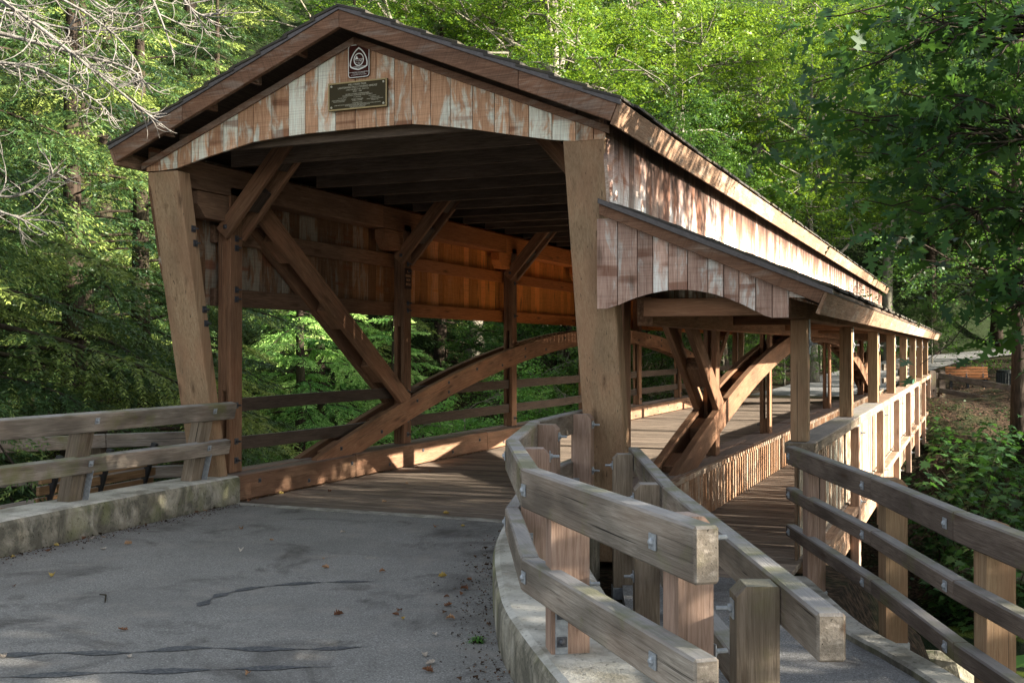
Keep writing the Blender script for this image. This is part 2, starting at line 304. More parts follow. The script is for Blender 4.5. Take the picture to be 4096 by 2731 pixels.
class MB:
    def __init__(s): s.v = []; s.f = []; s.g = []; s.t = []; s.e = []; s.smooth = False
    def add(s, verts, faces, gc=None, tint=None, end=None):
        o = len(s.v); s.v += [tuple(v) for v in verts]; s.f += [[i + o for i in f] for f in faces]
        off = (random.uniform(0, 60), random.uniform(0, 60), random.uniform(0, 60))
        gc = gc if gc is not None else verts
        s.g += [(g[0] + off[0], g[1] + off[1], g[2] + off[2]) for g in gc]
        s.t += [random.random() if tint is None else tint] * len(verts); s.e += end if end else [0.0] * len(verts); return s
    def hexa(s, c8, ch=.005, grain=0, tint=None):
        """any six-sided board from 8 corners (bit 0 = x, 1 = y, 2 = z), edges chamfered; grain = axis of the wood grain"""
        c = [Vector(p) for p in c8]; out = []
        ex, ey, ez = c[1] - c[0], c[2] - c[0], c[4] - c[0]
        for i in range(8):
            e = [(c[i ^ 1 << k] - c[i]) for k in range(3)]
            e = [d.normalized() * min(ch, d.length * .3) for d in e]
            for a in range(3): out.append(c[i] + e[(a + 1) % 3] + e[(a + 2) % 3])
        right = ex.cross(ey).dot(ez) > 0
        ax = [ex.normalized(), ey.normalized(), ez.normalized()]
        ax = [ax[grain], ax[(grain + 1) % 3], ax[(grain + 2) % 3]]
        gc = [(p.dot(ax[0]), p.dot(ax[1]), p.dot(ax[2])) for p in out]
        return s.add(out, _HF if right else _HFR, gc, tint, [1.0 if k % 3 == grain else 0.0 for k in range(24)])
    def box(s, x0, x1, y0, y1, z0, z1, ch=.005, grain=None, tint=None):
        if grain is None: grain = int(np.argmax([x1 - x0, y1 - y0, z1 - z0]))
        return s.hexa([((x0, x1)[i & 1], (y0, y1)[i >> 1 & 1], (z0, z1)[i >> 2 & 1]) for i in range(8)], ch, grain, tint)
    def beam(s, p0, p1, w, h, up=(0, 0, 1), ch=.006, tint=None):
        p0, p1 = Vector(p0), Vector(p1); ax = (p1 - p0).normalized(); up = Vector(up)
        zc = (up - ax * up.dot(ax)).normalized(); yc = zc.cross(ax)
        return s.hexa([(p0, p1)[i & 1] + yc * w * ((i >> 1 & 1) - .5) + zc * h * ((i >> 2 & 1) - .5) for i in range(8)], ch, 0, tint)
    def sweep(s, pts, w, h, wdir, tint=None):
        """rectangular timber bent along pts; w measured along wdir"""
        pts = [Vector(p) for p in pts]; wd = Vector(wdir).normalized(); vs = []; gc = []; L = 0
        for i, p in enumerate(pts):
            tg = (pts[min(i + 1, len(pts) - 1)] - pts[max(i - 1, 0)]).normalized(); n = wd.cross(tg).normalized()
            if i: L += (p - pts[i - 1]).length
            for a, b in ((-1, -1), (1, -1), (1, 1), (-1, 1)):
                vs.append(p + wd * w * .5 * a + n * h * .5 * b); gc.append((L, w * .5 * a, h * .5 * b))
        fs = []
        for i in range(len(pts) - 1):
            for k in range(4):
                a, b = i * 4 + k, i * 4 + (k + 1) % 4; fs.append([a, b, b + 4, a + 4])
        fs += [[3, 2, 1, 0], [len(vs) - 4 + k for k in range(4)]]
        return s.add(vs, fs, gc, tint)
    def tube(s, pts, rad, n=6, cap=True):
        pts = [Vector(p) for p in pts]; vs = []; fs = []
        ref = Vector((.31, .17, .93))
        for i, p in enumerate(pts):
            tg = (pts[min(i + 1, len(pts) - 1)] - pts[max(i - 1, 0)])
            tg = tg.normalized() if tg.length > 1e-9 else Vector((0, 0, 1))
            r0 = ref if abs(tg.dot(ref)) < .95 else Vector((1, 0, 0))
            a = tg.cross(r0).normalized(); b = tg.cross(a)
            for k in range(n):
                th = 2 * math.pi * k / n; vs.append(p + (a * math.cos(th) + b * math.sin(th)) * rad[i])
        for i in range(len(pts) - 1):
            for k in range(n):
                a, b = i * n + k, i * n + (k + 1) % n; fs.append([a, b, b + n, a + n])
        if cap: fs += [list(range(n))[::-1], [len(vs) - n + k for k in range(n)]]
        return s.add(vs, fs)
    def prism(s, poly, o, ux, uy, un, th, grain=0, tint=None):
        """flat outline poly (2D) on plane o,ux,uy, thickened by th along un"""
        o, ux, uy, un = Vector(o), Vector(ux), Vector(uy), Vector(un); n = len(poly)
        a = [o + ux * x + uy * y for x, y in poly]; b = [p + un * th for p in a]
        fs = [list(range(n))[::-1], list(range(n, 2 * n))] + [[i, (i + 1) % n, n + (i + 1) % n, n + i] for i in range(n)]
        g = [((x, y, 0) if grain == 0 else (y, x, 0)) for x, y in poly]
        return s.add(a + b, fs, g + [(q[0], q[1], th) for q in g], tint)

def np_mesh(name, V, loops_per, tint=None, smooth=False):
    """mesh of equal polygons: V is (n*k,3), each k verts one face"""
    n = len(V); me = bpy.data.meshes.new(name)
    me.vertices.add(n); me.vertices.foreach_set('co', np.ascontiguousarray(V, dtype=np.float32).ravel())
    nf = n // loops_per
    me.loops.add(n); me.loops.foreach_set('vertex_index', np.arange(n, dtype=np.int32))
    me.polygons.add(nf); me.polygons.foreach_set('loop_start', np.arange(nf, dtype=np.int32) * loops_per)
    if tint is not None:
        at = me.attributes.new('tint', 'FLOAT', 'POINT'); at.data.foreach_set('value', np.repeat(tint.astype(np.float32), loops_per))
    me.update(calc_edges=True)
    return me

ORIG = {}
def tag(o, label=None, cat=None, group=None, kind=None):
    if label: o['label'] = label
    if cat: o['category'] = cat
    if group: o['group'] = group
    if kind: o['kind'] = kind
    return o
def thing(name, loc, label, cat, group=None):
    o = bpy.data.objects.new(name, None); o.empty_display_size = .2; COL.objects.link(o); o.location = loc
    ORIG[o.name] = Vector(loc); return tag(o, label, cat, group)
def mesh_of(name, mb, off=Vector((0, 0, 0))):
    me = bpy.data.meshes.new(name)
    me.from_pydata([(v[0] - off[0], v[1] - off[1], v[2] - off[2]) for v in mb.v], [], mb.f)
    a = me.attributes.new('gc', 'FLOAT_VECTOR', 'POINT'); a.data.foreach_set('vector', np.array(mb.g, dtype=np.float32).ravel())
    a = me.attributes.new('tint', 'FLOAT', 'POINT'); a.data.foreach_set('value', np.array(mb.t, dtype=np.float32))
    if any(mb.e): a = me.attributes.new('endg', 'FLOAT', 'POINT'); a.data.foreach_set('value', np.array(mb.e, dtype=np.float32))
    if mb.smooth: me.polygons.foreach_set('use_smooth', [True] * len(me.polygons))
    me.update(); return me
def part(name, mb, mat, parent=None, **kw):
    """one mesh object; world coordinates in mb are made local to the thing the part belongs to"""
    off = ORIG.get(parent.name, Vector((0, 0, 0))) if parent else kw.pop('origin', Vector((0, 0, 0)))
    o = bpy.data.objects.new(name, mesh_of(name, mb, Vector(off))); COL.objects.link(o)
    o.data.materials.append(mat)
    if parent:
        o.parent = parent; ORIG[o.name] = Vector(off)
    else:
        o.location = off; ORIG[o.name] = Vector(off)
    return tag(o, **kw)
def place(name, me, mat, parent, loc, rot=None, **kw):
    """shared mesh placed at a world position under parent"""
    o = bpy.data.objects.new(name, me); COL.objects.link(o)
    if mat and not me.materials: me.materials.append(mat)
    loc = Vector(loc)
    if parent: o.parent = parent; loc = loc - ORIG[parent.name]
    o.location = loc
    if rot is not None: o.rotation_euler = rot
    return tag(o, **kw)

# bolt: square washer with a domed head, lying in its xy plane, facing +z
def bolt_mesh(name, w=.062, long=False):
    b = MB(); b.box(-w / 2, w / 2, -w / 2, w / 2, 0, .006, .001)
    if long: b.tube([(0, 0, .004), (0, 0, .018), (0, 0, .02), (0, 0, .06)], [.017, .017, .009, .009], 8)
    else: b.tube([(0, 0, .004), (0, 0, .012), (0, 0, .019)], [.017, .015, .006], 8)
    return mesh_of(name, b)
BOLT = bolt_mesh('washer_bolt', .054); BOLTL = bolt_mesh('threaded_bolt', .065, True); BOLTS = bolt_mesh('small_bolt', .045)
BOLT.materials.append(M['galv']); BOLTL.materials.append(M['darkmetal']); BOLTS.materials.append(M['darkmetal'])
BOLTG = BOLTL.copy(); BOLTG.materials.clear(); BOLTG.materials.append(M['galv'])
def facing(d):  # euler so that local z looks along d
    return Vector(d).to_track_quat('Z', 'Y').to_euler()
# ------------------------------------------------------------------ the covered bridge
C0 = -5.14; Y0 = 9.5; Y1 = 38.0; PS = 3.834; PY = [9.68 + PS * i for i in range(8)]
RZ = 4.63; SL = .41
bridge = thing('covered_bridge', (C0, Y0, 0), 'long brown timber covered bridge with gabled roof and side walkway', 'bridge')
def hx(s, a, b):
    p, q = C0 + s * a, C0 + s * b; return (p, q) if p < q else (q, p)
roofz = lambda d: RZ - SL * abs(d)

# main deck: planks across the road
b = MB(); y = Y0 + .01
while y < Y1:
    w = random.choice([.14, .145, .15]); b.box(C0 - 1.95, C0 + 1.95, y, min(y + w, Y1), -.06, random.uniform(-.004, .002), .006, 0); y += w + random.uniform(.005, .010)
part('deck', b, M['deck'], bridge)
for x in (-1.6, -.55, .55, 1.6):
    b = MB(); b.box(C0 + x - .1, C0 + x + .1, Y0 + .3, Y1 - .2, -.75, -.065, .01); part('deck_beam', b, M['dark'], bridge)
# curb timbers (two lengths high/low, jointed)
for s in (-1, 1):
    b = MB(); ys = [Y0, 11.9, 15.9, 19.9, 23.9, 27.9, 31.9, 35.9, Y1]
    for i in range(8):
        x0, x1 = hx(s, 1.93, 2.13); b.box(x0, x1, ys[i] + .003, ys[i + 1], .012, .285 + .012 * (i % 2), .012, 1)
        x0, x1 = hx(s, 2.135, 2.34); b.box(x0, x1, ys[i] + .003 - (.6 if i else 0), ys[i + 1] - .6, .0, .295 - .010 * (i % 2), .012, 1)
    cb = part('curb_timber', b, M['curbwood'], bridge)
    for i in range(26):
        y = 9.9 + i * .95
        place('bolt', BOLTS, None, cb, (C0 + s * 1.929, y, .085 if i % 2 else .19), facing((-s, 0, 0)))
    # skirt boards under the curb, outside
    b = MB(); y = Y0 + .02
    while y < Y1 - .1:
        w = random.uniform(.15, .20); x0, x1 = hx(s, 2.343, 2.368); b.box(x0, x1, y, y + w, -.27 if s > 0 else -.55, .215, .002, 2); y += w + .004
    x0, x1 = hx(s, 2.343, 2.385); b.box(x0, x1, Y0, Y1, .222, .282, .004, 1)
    part('skirt_boarding', b, M['skirt'], bridge)

# truss posts: two planks with a filler between
def truss_post(s, i):
    y = PY[i]; b = MB(); ya, yb = y - .105, y + .105
    x0, x1 = hx(s, 2.07, 2.125); b.box(x0, x1, ya, yb, .29, 3.3, .008, 2)
    x0, x1 = hx(s, 2.175, 2.23); b.box(x0, x1, ya, yb, .29, 3.3, .008, 2)
    x0, x1 = hx(s, 2.127, 2.173)
    b.box(x0, x1, ya + .004, yb - .004, .292, .52, .004, 2)
    b.box(x0, x1, ya + .004, yb - .004, 1.15 if i in (0, 7) else 1.9, 3.29, .004, 2)
    o = part('truss_post', b, M['frame'], bridge)
    for z in ((.42, .62, 1.0, 2.12, 2.22, 2.66, 2.76) if i in (0, 1) else (.42, 2.15, 2.7)):
        place('bolt', BOLTL if z > 2 else BOLTG if False else BOLTL, None, o, (C0 + s * 2.069, y, z), facing((-s, 0, 0)))
    return o
for s in (-1, 1):
    for i in range(8): truss_post(s, i)
# bent arch ribs
AY0, AY1, AH = 11.15, 35.05, 2.02
def arch_z(y):
    u = (y - (AY0 + AY1) / 2) / ((AY1 - AY0) / 2); return .17 + (AH - .17 - .15) * (1 - abs(u) ** 2.05)
for s in (-1, 1):
    for a, bq in ((1.99, 2.068), (2.232, 2.31)):
        b = MB(); n = 48; mid = C0 + s * (a + bq) / 2
        b.sweep([(mid, AY0 + (AY1 - AY0) * k / n, max(arch_z(AY0 + (AY1 - AY0) * k / n), .16)) for k in range(n + 1)], bq - a, .285, (1, 0, 0))
        o = part('arch_rib', b, M['frame'], bridge)
        if a < 2.1:
            for k in range(24):
                y = AY0 + .5 + k * (AY1 - AY0 - 1) / 23
                for dz in ((-.07, .07) if k % 3 == 0 else (.06 * (-1) ** k,)):
                    place('bolt', BOLTS, None, o, (C0 + s * 1.989, y, arch_z(y) + dz), facing((-s, 0, 0)))
    for k in range(20):
        y = AY0 + .55 + k * (AY1 - AY0 - 1.1) / 19
        if min(abs(y - q) for q in PY) < .3: y += .42
        z = arch_z(y); dz = arch_z(y + .15) - z; tg = Vector((0, .15, dz)).normalized()
        b = MB(); p = Vector((C0 + s * 2.15, y, z - .02)); b.beam(p - tg * .2, p + tg * .2, .162, .21)
        part('arch_spacer', b, M['frame'], bridge)
# end diagonals, doubled planks
for s in (-1, 1):
    for e in (0, 1):
        ya, yb = (9.95, 13.42) if e == 0 else (PY[7] - .27, PY[6] + .09)
        for a in (2.03, 2.27):
            b = MB(); b.beam((C0 + s * a, ya, 3.16), (C0 + s * a, yb, .86), .07, .23); part('diagonal_brace', b, M['frame'], bridge)
        for t in (.18, .5, .8):
            b = MB()
            p = Vector((C0 + s * 2.15, ya + (yb - ya) * t, 3.16 - 2.3 * t)); d = Vector((0, yb - ya, -2.3)).normalized()
            b.beam(p - d * .2, p + d * .2, .165, .16)
            part('brace_block', b, M['frame'], bridge)
    # guard rails sandwiched in the posts
    if s < 0:
        for i in range(7):
            for z0, z1 in ((.925, 1.065), (.52, .66)):
                b = MB(); ya, yb = PY[i] - (.0 if i else -.02), PY[i + 1] - .01
                n = 8; sag = random.uniform(-.012, .02)
                b.sweep([(C0 + s * 2.15, ya + (yb - ya) * k / n, (z0 + z1) / 2 - sag * math.sin(math.pi * k / n)) for k in range(n + 1)], .044, z1 - z0, (1, 0, 0))
                part('guard_rail', b, M['dark'], bridge)
# knee braces in the cross plane, girts, plates, bolsters, upper boarding
for s in (-1, 1):
    for i in range(8):
        for dy in (-.145, .145):
            b = MB(); b.beam((C0 + s * 2.14, PY[i] + dy, 2.80), (C0 + s * 1.24, PY[i] + dy, 3.83), .065, .165, (0, 0, 1)); o = part('knee_brace', b, M['frame'], bridge)
            if dy < 0 and s < 0: place('bolt', BOLTS, None, o, (C0 + s * 2.08, PY[i] + dy - .034, 2.87), facing((0, -1, 0)))
        for t in (.35, .75):
            b = MB()
            p = Vector((C0 + s * (2.14 - .9 * t), PY[i], 2.80 + 1.03 * t)); d = Vector((-s * .9, 0, 1.03)).normalized()
            b.beam(p - d * .13, p + d * .13, .22, .10, (0, 0, 1))
            part('knee_block', b, M['dark'], bridge)
        b = MB(); x0, x1 = hx(s, 2.085, 2.235); zt, zb = 3.19, 2.93; ya, yb = PY[i] - .62, PY[i] + .62
        for q0, q1, c in ((ya, PY[i] - .11, 0), (PY[i] + .11, yb, 1)):
            ych = q0 + .13 if c == 0 else q1 - .13
            poly = [(q0, zt), (q0, zb + .13), (ych, zb), (q1, zb), (q1, zt)] if c == 0 else [(q0, zt), (q0, zb), (ych, zb), (q1, zb + .13), (q1, zt)]
            b.prism([(p[0] - PY[i], p[1]) for p in poly], (x0, PY[i], 0), (0, 1, 0), (0, 0, 1), (1, 0, 0), x1 - x0)
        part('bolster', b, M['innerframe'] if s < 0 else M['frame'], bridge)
    for z0, z1, a in ((2.05, 2.24, 2.262), (2.72, 2.90, 2.262)):
        b = MB(); x0, x1 = hx(s, a, 2.325)
        for i in range(7): b.box(x0, x1, Y0 + .06 + i * 4.06, Y0 + .06 + (i + 1) * 4.06 - .004, z0, z1, .006, 1)
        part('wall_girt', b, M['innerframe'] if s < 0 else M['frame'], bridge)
    b = MB(); x0, x1 = hx(s, 2.07, 2.325)
    for i in range(7): b.box(x0, x1, 8.7 + i * 4.15, 8.7 + (i + 1) * 4.15 - .004, 3.20, 3.49, .008, 1)
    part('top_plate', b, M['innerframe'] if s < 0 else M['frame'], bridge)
    b = MB(); y = 8.66; x0, x1 = hx(s, 2.333, 2.362)
    while y < Y1 - .5:
        w = random.uniform(.14, .23); lo = 2.07 if s < 0 or y > 9.3 else 2.07
        if y < 8.95: lo = max(2.07, 3.325 - (y + .01 - 8.632) / .2164)
        hi_ = max(2.07, 3.325 - (y + w - 8.632) / .2164) if y < 8.95 else lo
        b.hexa([((x0, x1)[i & 1], (y, y + w)[i >> 1 & 1], 3.58 if i >> 2 & 1 else (lo, hi_)[i >> 1 & 1] - .012 * (lo == 2.07)) for i in range(8)], .002, 2); y += w + .004
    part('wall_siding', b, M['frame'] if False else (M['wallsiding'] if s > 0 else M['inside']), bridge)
# ceiling tie beams
y = 8.75; b = None
while y < Y1:
    b = MB(); b.box(C0 - 2.06, C0 + 2.06, y, y + .045, 3.50, 3.70, .004, 0); part('tie_beam', b, M['tie'], bridge); y += .815
# roof: sheathing + shingle courses per slope
for s in (-1, 1):
    b = MB(); ya, yb = 8.36, 37.8
    b.hexa([(C0 + s * (0, 2.545)[i & 1], (ya, yb)[i >> 1 & 1], roofz((0, 2.545)[i & 1]) - (.075, .03)[i >> 2 & 1]) for i in range(8)], .003, 1)
    part('roof_sheathing', b, M['dark'], bridge)
    b = MB(); nrow = 9
    for r in range(nrow):
        d0, d1 = 2.60 - r * 2.6 / nrow, max(2.60 - (r + 1) * 2.6 / nrow - .05, 0)
        y = ya - .03
        while y < yb + .02:
            w = random.uniform(.22, .36); jit = random.uniform(-.022, .02) if r == 0 else random.uniform(-.01, .01)
            y2 = min(y + w, yb + .03)
            if r == 0 and random.random() < .06: jit -= .03
            dd = d0 + jit; h = random.uniform(0, .010) if r == 0 else random.uniform(0, .007)
            b.hexa([(C0 + s * (dd, d1)[i & 1], (y, y2)[i >> 1 & 1], roofz((dd, d1)[i & 1]) + ((.010 + h, -.014)[i & 1]) + (-.012, .012)[i >> 2 & 1] - .012) for i in range(8)], .002, 0)
            y = y2 + .004
    part('shingle_roof', b, M['shingle'], bridge)
    # rake boards (front and back), mitred at the ridge and cut square at the eave
    for ya2, yb2 in ((8.352, 8.40), (37.76, 37.808)):
        b = MB(); n = Vector((s * SL, 0, 1)).normalized(); dp = .165
        def pt(d, k): return (C0 + s * d, roofz(d) - .035 - k)
        ang = math.sqrt(1 + SL * SL)
        seg = [0, 1.70, 2.552]
        for q in range(len(seg) - 1):
            d0, d1 = seg[q] + (.002 if q else 0), seg[q + 1]
            top0, top1 = pt(d0, 0), pt(d1, 0); bt0 = pt(d0, dp * ang)
            bt1 = pt(d1, dp * ang) if q < len(seg) - 2 else (C0 + s * (d1 - .066), roofz(d1) - .035 - dp * .93)
            cs = {}
            for i in range(8):
                px = (top0, top1, bt0, bt1)[(i & 1) + (2 if not i >> 2 & 1 else 0)]
                cs[i] = (px[0], (ya2, yb2)[i >> 1 & 1], px[1])
            b.hexa([cs[i] for i in range(8)], .005, 0)
        part('rake_board', b, M['rake'], bridge)
        b = MB(); yy = ya2 - .012 if ya2 < 20 else yb2 - .02
        b.hexa([(C0 + s * (0, 2.575)[i & 1], (yy, yy + .035)[i >> 1 & 1], roofz((0, 2.575)[i & 1]) - (.062, .012)[i >> 2 & 1]) for i in range(8)], .003, 0)
        part('drip_edge', b, M['drip'], bridge)
    # sloping eave fascia
    b = MB(); ys = [8.352 + k * 3.676 for k in range(9)]
    for k in range(8):
        n = Vector((s * 1, 0, -SL)).normalized(); up = Vector((s * SL, 0, 1)).normalized()
        o0 = Vector((C0 + s * 2.555, 0, roofz(2.555) - .035))
        cs = []
        for i in range(8):
            cs.append(o0 + n * (0, .032)[i & 1] - up * (.19, 0)[i >> 2 & 1] + Vector((0, (ys[k] + .002, min(ys[k + 1], 37.757) - .002)[i >> 1 & 1], 0)))
        b.hexa(cs, .004, 1)
    part('eave_fascia', b, M['eave'], bridge)
# gable boarding with the arched lower edge, front and back
GB = [(-2.36, 3.335), (-2.05, 3.33), (-1.63, 3.43), (-1.1, 3.535), (-.6, 3.568), (0, 3.575), (.55, 3.575), (.81, 3.543), (1.22, 3.47), (1.62, 3.388), (2.04, 3.31), (2.36, 3.313)]
def gb(d):
    for (a, za), (c, zc) in zip(GB, GB[1:]):
        if a <= d <= c: return za + (zc - za) * (d - a) / (c - a)
    return GB[-1][1]
for yf, yb in ((8.63, 8.66), (37.5, 37.53)):
    b = MB(); d = -2.36
    while d < 2.36:
        w = min(random.uniform(.135, .215), 2.36 - d)
        if 2.36 - d - w < .06: w = 2.36 - d
        # split long boards so the curved lower edge and ridge follow
        dd = [d, d + w]
        if d < 0 < d + w: dd = [d, 0, d + w]
        tint = random.random(); jy = random.uniform(0, .004)
        cols = [(q, gb(q), max(roofz(q) - .245, gb(q) + .01)) for q in dd]
        n = len(cols); poly = [(c[0], c[1]) for c in cols] + [(c[0], c[2]) for c in cols[::-1]]
        poly = [(x + (.0035 if x == d else -.0035 if x == d + w else 0), z) for x, z in poly]
        b.prism(poly, (C0, yf - jy, 0), (1, 0, 0), (0, 0, 1), (0, 1, 0), yb - yf, 1, tint)
        d += w
    part('gable_siding', b, M['siding'], bridge)
    for s in (-1, 1):   # trim under the soffit
        b = MB(); ya2, yb2 = (yf - .028, yf - .006) if yf < 20 else (yb + .002, yb + .03)
        cs = [(C0 + s * (0.0, 2.40)[i & 1], (ya2, yb2)[i >> 1 & 1], roofz((0, 2.40)[i & 1]) - (.30, .235)[i >> 2 & 1]) for i in range(8)]
        b.hexa(cs, .004, 0); part('gable_trim', b, M['rake'], bridge)
        for d in (.5, 1.0, 1.5, 2.0):
            b = MB(); yq = (8.405, 8.60) if yf < 20 else (37.56, 37.75)
            b.beam((C0 + s * d, yq[0], roofz(d) - .13), (C0 + s * d, yq[1], roofz(d) - .13), .04, .09); part('lookout', b, M['rake'], bridge)
# raking portal posts, front and back
for s in (-1, 1):
    for e in (0, 1):
        m = (lambda q: q) if e == 0 else (lambda q: 46.16 - q)
        zb = .28 if s < 0 else (-.30 if e == 0 else .0)
        zt = 3.325; yt = 8.632; slope = .66 / 3.05
        yf = lambda z: yt + (zt - z) * slope
        x0, x1 = hx(s, 1.985, 2.352); b = MB()
        b.hexa([((x0, x1)[i & 1], m((yf((zb, zt)[i >> 2 & 1]) + (0, .19 - (.05 if not i >> 2 & 1 else 0))[i >> 1 & 1])), (zb, zt)[i >> 2 & 1]) for i in range(8)], .010, 2, .5)
        o = part('portal_post', b, M['post'], bridge)
        if e == 0 and s < 0:
            for z in (2.78, 2.64, 1.99, 1.85): place('bolt', BOLTL, None, o, (x1 + .002, yf(z) + .12, z), facing((1, 0, 0)))

# ------------------------------------------------------------------ the side walkway, part of the bridge
WX0, WX1 = -2.765, -1.50; WZ = -.25; WPY = [9.97 + 3.79 * i for i in range(8)]
b = MB(); y = 8.95
while y < 37.6:
    w = .14; b.box(WX0, WX1 + .10, y, y + w, WZ - .05, WZ + random.uniform(-.004, .002), .006, 0); y += w + random.uniform(.006, .012)
part('walkway_deck', b, M['deck'], bridge)
b = MB()
for x in (-2.6, -2.05): b.box(x - .05, x + .05, 9.2, 37.5, WZ - .35, WZ - .052, .01)
part('walkway_joist', b, M['dark'], bridge)
b = MB(); b.box(-1.475, -1.375, 9.3, 37.5, -.78, -.46, .01); part('outer_beam', b, M['eave'], bridge)
pz = lambda x: 2.09 + .42 * (-1.05 - x)          # porch roof top line
# porch roof
b = MB(); xa, xb = -2.77, -1.02
b.hexa([((xa, xb)[i & 1], (8.70, 37.9)[i >> 1 & 1], pz((xa, xb)[i & 1]) - (.06, .02)[i >> 2 & 1]) for i in range(8)], .003, 1)
part('porch_sheathing', b, M['dark'], bridge)
b = MB()
for r in range(6):
    d0 = -.995 - r * .3; d1 = max(d0 - .34, -2.765); y = 8.67
    while y < 37.92:
        w = random.uniform(.2, .34); jit = random.uniform(-.02, .03) if r == 0 else 0; y2 = min(y + w, 37.93); h = random.uniform(0, .016) if r == 0 else random.uniform(0, .006)
        b.hexa([((d0 + jit, d1)[i & 1], (y, y2)[i >> 1 & 1], pz((d0 + jit, d1)[i & 1]) + (.008 + h, -.012)[i & 1] + (-.012, .012)[i >> 2 & 1] - .008) for i in range(8)], .002, 0); y = y2 + .004
part('porch_shingles', b, M['shingle'], bridge)
b = MB()
for yy in (8.655, 37.90):
    b = MB()
    b.hexa([((-2.86 if yy < 20 else -2.77, -.99)[i & 1], (yy, yy + .035)[i >> 1 & 1], pz((-2.86, -.99)[i & 1]) - (.058, .014)[i >> 2 & 1]) for i in range(8)], .003, 0)
    part('porch_drip_edge', b, M['drip'], bridge)
for yy, ye in ((8.69, 8.725), (37.86, 37.895)):
    b = MB(); x1c = -1.098
    cs = []
    for i in range(8):
        x = (-2.86 if yy < 20 else -2.77, -1.048)[i & 1]; z = pz(x) - .045
        if not i >> 2 & 1: z -= .10; x = x if i & 1 == 0 else x1c
        cs.append((x, (yy, ye)[i >> 1 & 1], z))
    b.hexa(cs, .004, 0); part('porch_rake_board', b, M['rake'], bridge)
b = MB(); n = Vector((1, 0, -.42)).normalized(); up = Vector((.42, 0, 1)).normalized(); o0 = Vector((-1.045, 0, pz(-1.045) - .03))
ys = [8.688 + k * 3.65 for k in range(9)]
for k in range(8):
    b.hexa([o0 + n * (0, .03)[i & 1] - up * (.205, 0)[i >> 2 & 1] + Vector((0, (ys[k] + .002, ys[k + 1] - .002)[i >> 1 & 1], 0)) for i in range(8)], .004, 1)
part('porch_fascia', b, M['eave'], bridge)
y = 9.2
while y < 37.5:
    b = MB(); b.hexa([((-2.74, -1.14)[i & 1], (y, y + .045)[i >> 1 & 1], pz((-2.74, -1.14)[i & 1]) - (.19, .065)[i >> 2 & 1]) for i in range(8)], .003, 0)
    part('porch_rafter', b, M['dark'], bridge); y += .95
b = MB()
for k in range(7): b.box(-1.505, -1.335, 8.86 + k * 4.1, 8.86 + (k + 1) * 4.1 - .005, 1.855, 1.995, .006, 1)
part('porch_plate', b, M['frame'], bridge)
b = MB(); b.box(-2.74, -2.60, 9.4, 37.4, 1.80, 2.05, .006, 1); part('ledger_beam', b, M['frame'], bridge)
for yq in (9.1, 12.9, 16.7, 20.5):
    b = MB(); b.box(-2.60, -1.51, yq, yq + .09, 1.87, 2.02, .006, 0); part('porch_crossbeam', b, M['frame'], bridge)
# porch gable with its arched lower edge
def pg(x):
    a, c = -2.79, -1.50
    if x <= a: return 1.93
    if x >= c: return 1.84
    u = (x - a) / (c - a); return 1.925 - .085 * u + .19 * math.sin(math.pi * u) ** .9
for yf in (8.775, 37.45):
    b = MB(); x = -2.905 if yf < 20 else -2.77
    while x < -1.335:
        w = min(random.uniform(.115, .185), -1.335 - x)
        if -1.335 - x - w < .05: w = -1.335 - x
        xs = [x, x + w / 2, x + w]; tint = random.random()
        poly = [(q, pg(q)) for q in xs] + [(q, pz(q) - .06) for q in xs[::-1]]
        poly = [(px + (.0035 if px == x else -.0035 if px == x + w else 0), pzz) for px, pzz in poly]
        b.prism(poly, (0, yf - random.uniform(0, .004), 0), (1, 0, 0), (0, 0, 1), (0, 1, 0), .03, 1, tint); x += w
    poly = [(-1.333, 2.0), (-1.095, 1.985), (-1.115, pz(-1.115) - .06), (-1.333, pz(-1.333) - .06)]
    b.prism(poly, (0, yf, 0), (1, 0, 0), (0, 0, 1), (0, 1, 0), .03, 0)
    part('porch_gable_siding', b, M['porchsiding'], bridge)
# porch posts, rails, slats, lower posts
for i, y in enumerate(WPY):
    b = MB(); b.box(-1.495, -1.348, y - .075, y + .075, .785, 1.853, .008, 2)
    o = part('porch_post', b, M['post'], bridge)
    b = MB(); b.box(-1.346, -1.340, y + .0, y + .06, 1.55, 1.90, .001); st = part('post_strap', b, M['galv'], o)
    place('bolt', BOLTG, None, o, (-1.339, y + .03, 1.64), facing((1, 0, 0)))
    b = MB(); poly = [(-1.0, -1.02), (-.06, -1.10), (.06, -1.10), (.075, -1.05), (.075, .675), (-.075, .675), (-.075, -1.02)]
    b = MB(); b.box(-1.372, -1.262, y - .07, y + .07, -1.05, .672, .012, 2); o = part('rail_post', b, M['railpost'] if i else M['post'], bridge)
    for z in (.60, -.22, -.62): place('bolt', BOLTG, None, o, (-1.261, y, z), facing((1, 0, 0)))
for i in range(7):
    ya, yb = WPY[i] - .09, WPY[i + 1] - .095
    b = MB(); b.box(-1.545, -1.285, ya, yb, .68, .782, .010, 1); part('porch_rail', b, M['eave'] if i > 1 else M['greypost'], bridge)
    b = MB(); b.box(-1.50, -1.28, ya, yb, -.36, -.27, .008, 1); part('bottom_rail', b, M['eave'], bridge)
    b = MB(); y = ya + .02
    while y < yb - .03:
        w = random.uniform(.095, .125); b.box(-1.462, -1.437, y, y + w, -.265 , .676, .003, 2); y += w + random.uniform(.03, .06)
    part('slat_panel', b, M['slat'], bridge)
b = MB(); b.box(-1.545, -1.285, WPY[7] - .09, 37.5, .68, .782, .01, 1); part('porch_rail', b, M['eave'], bridge)

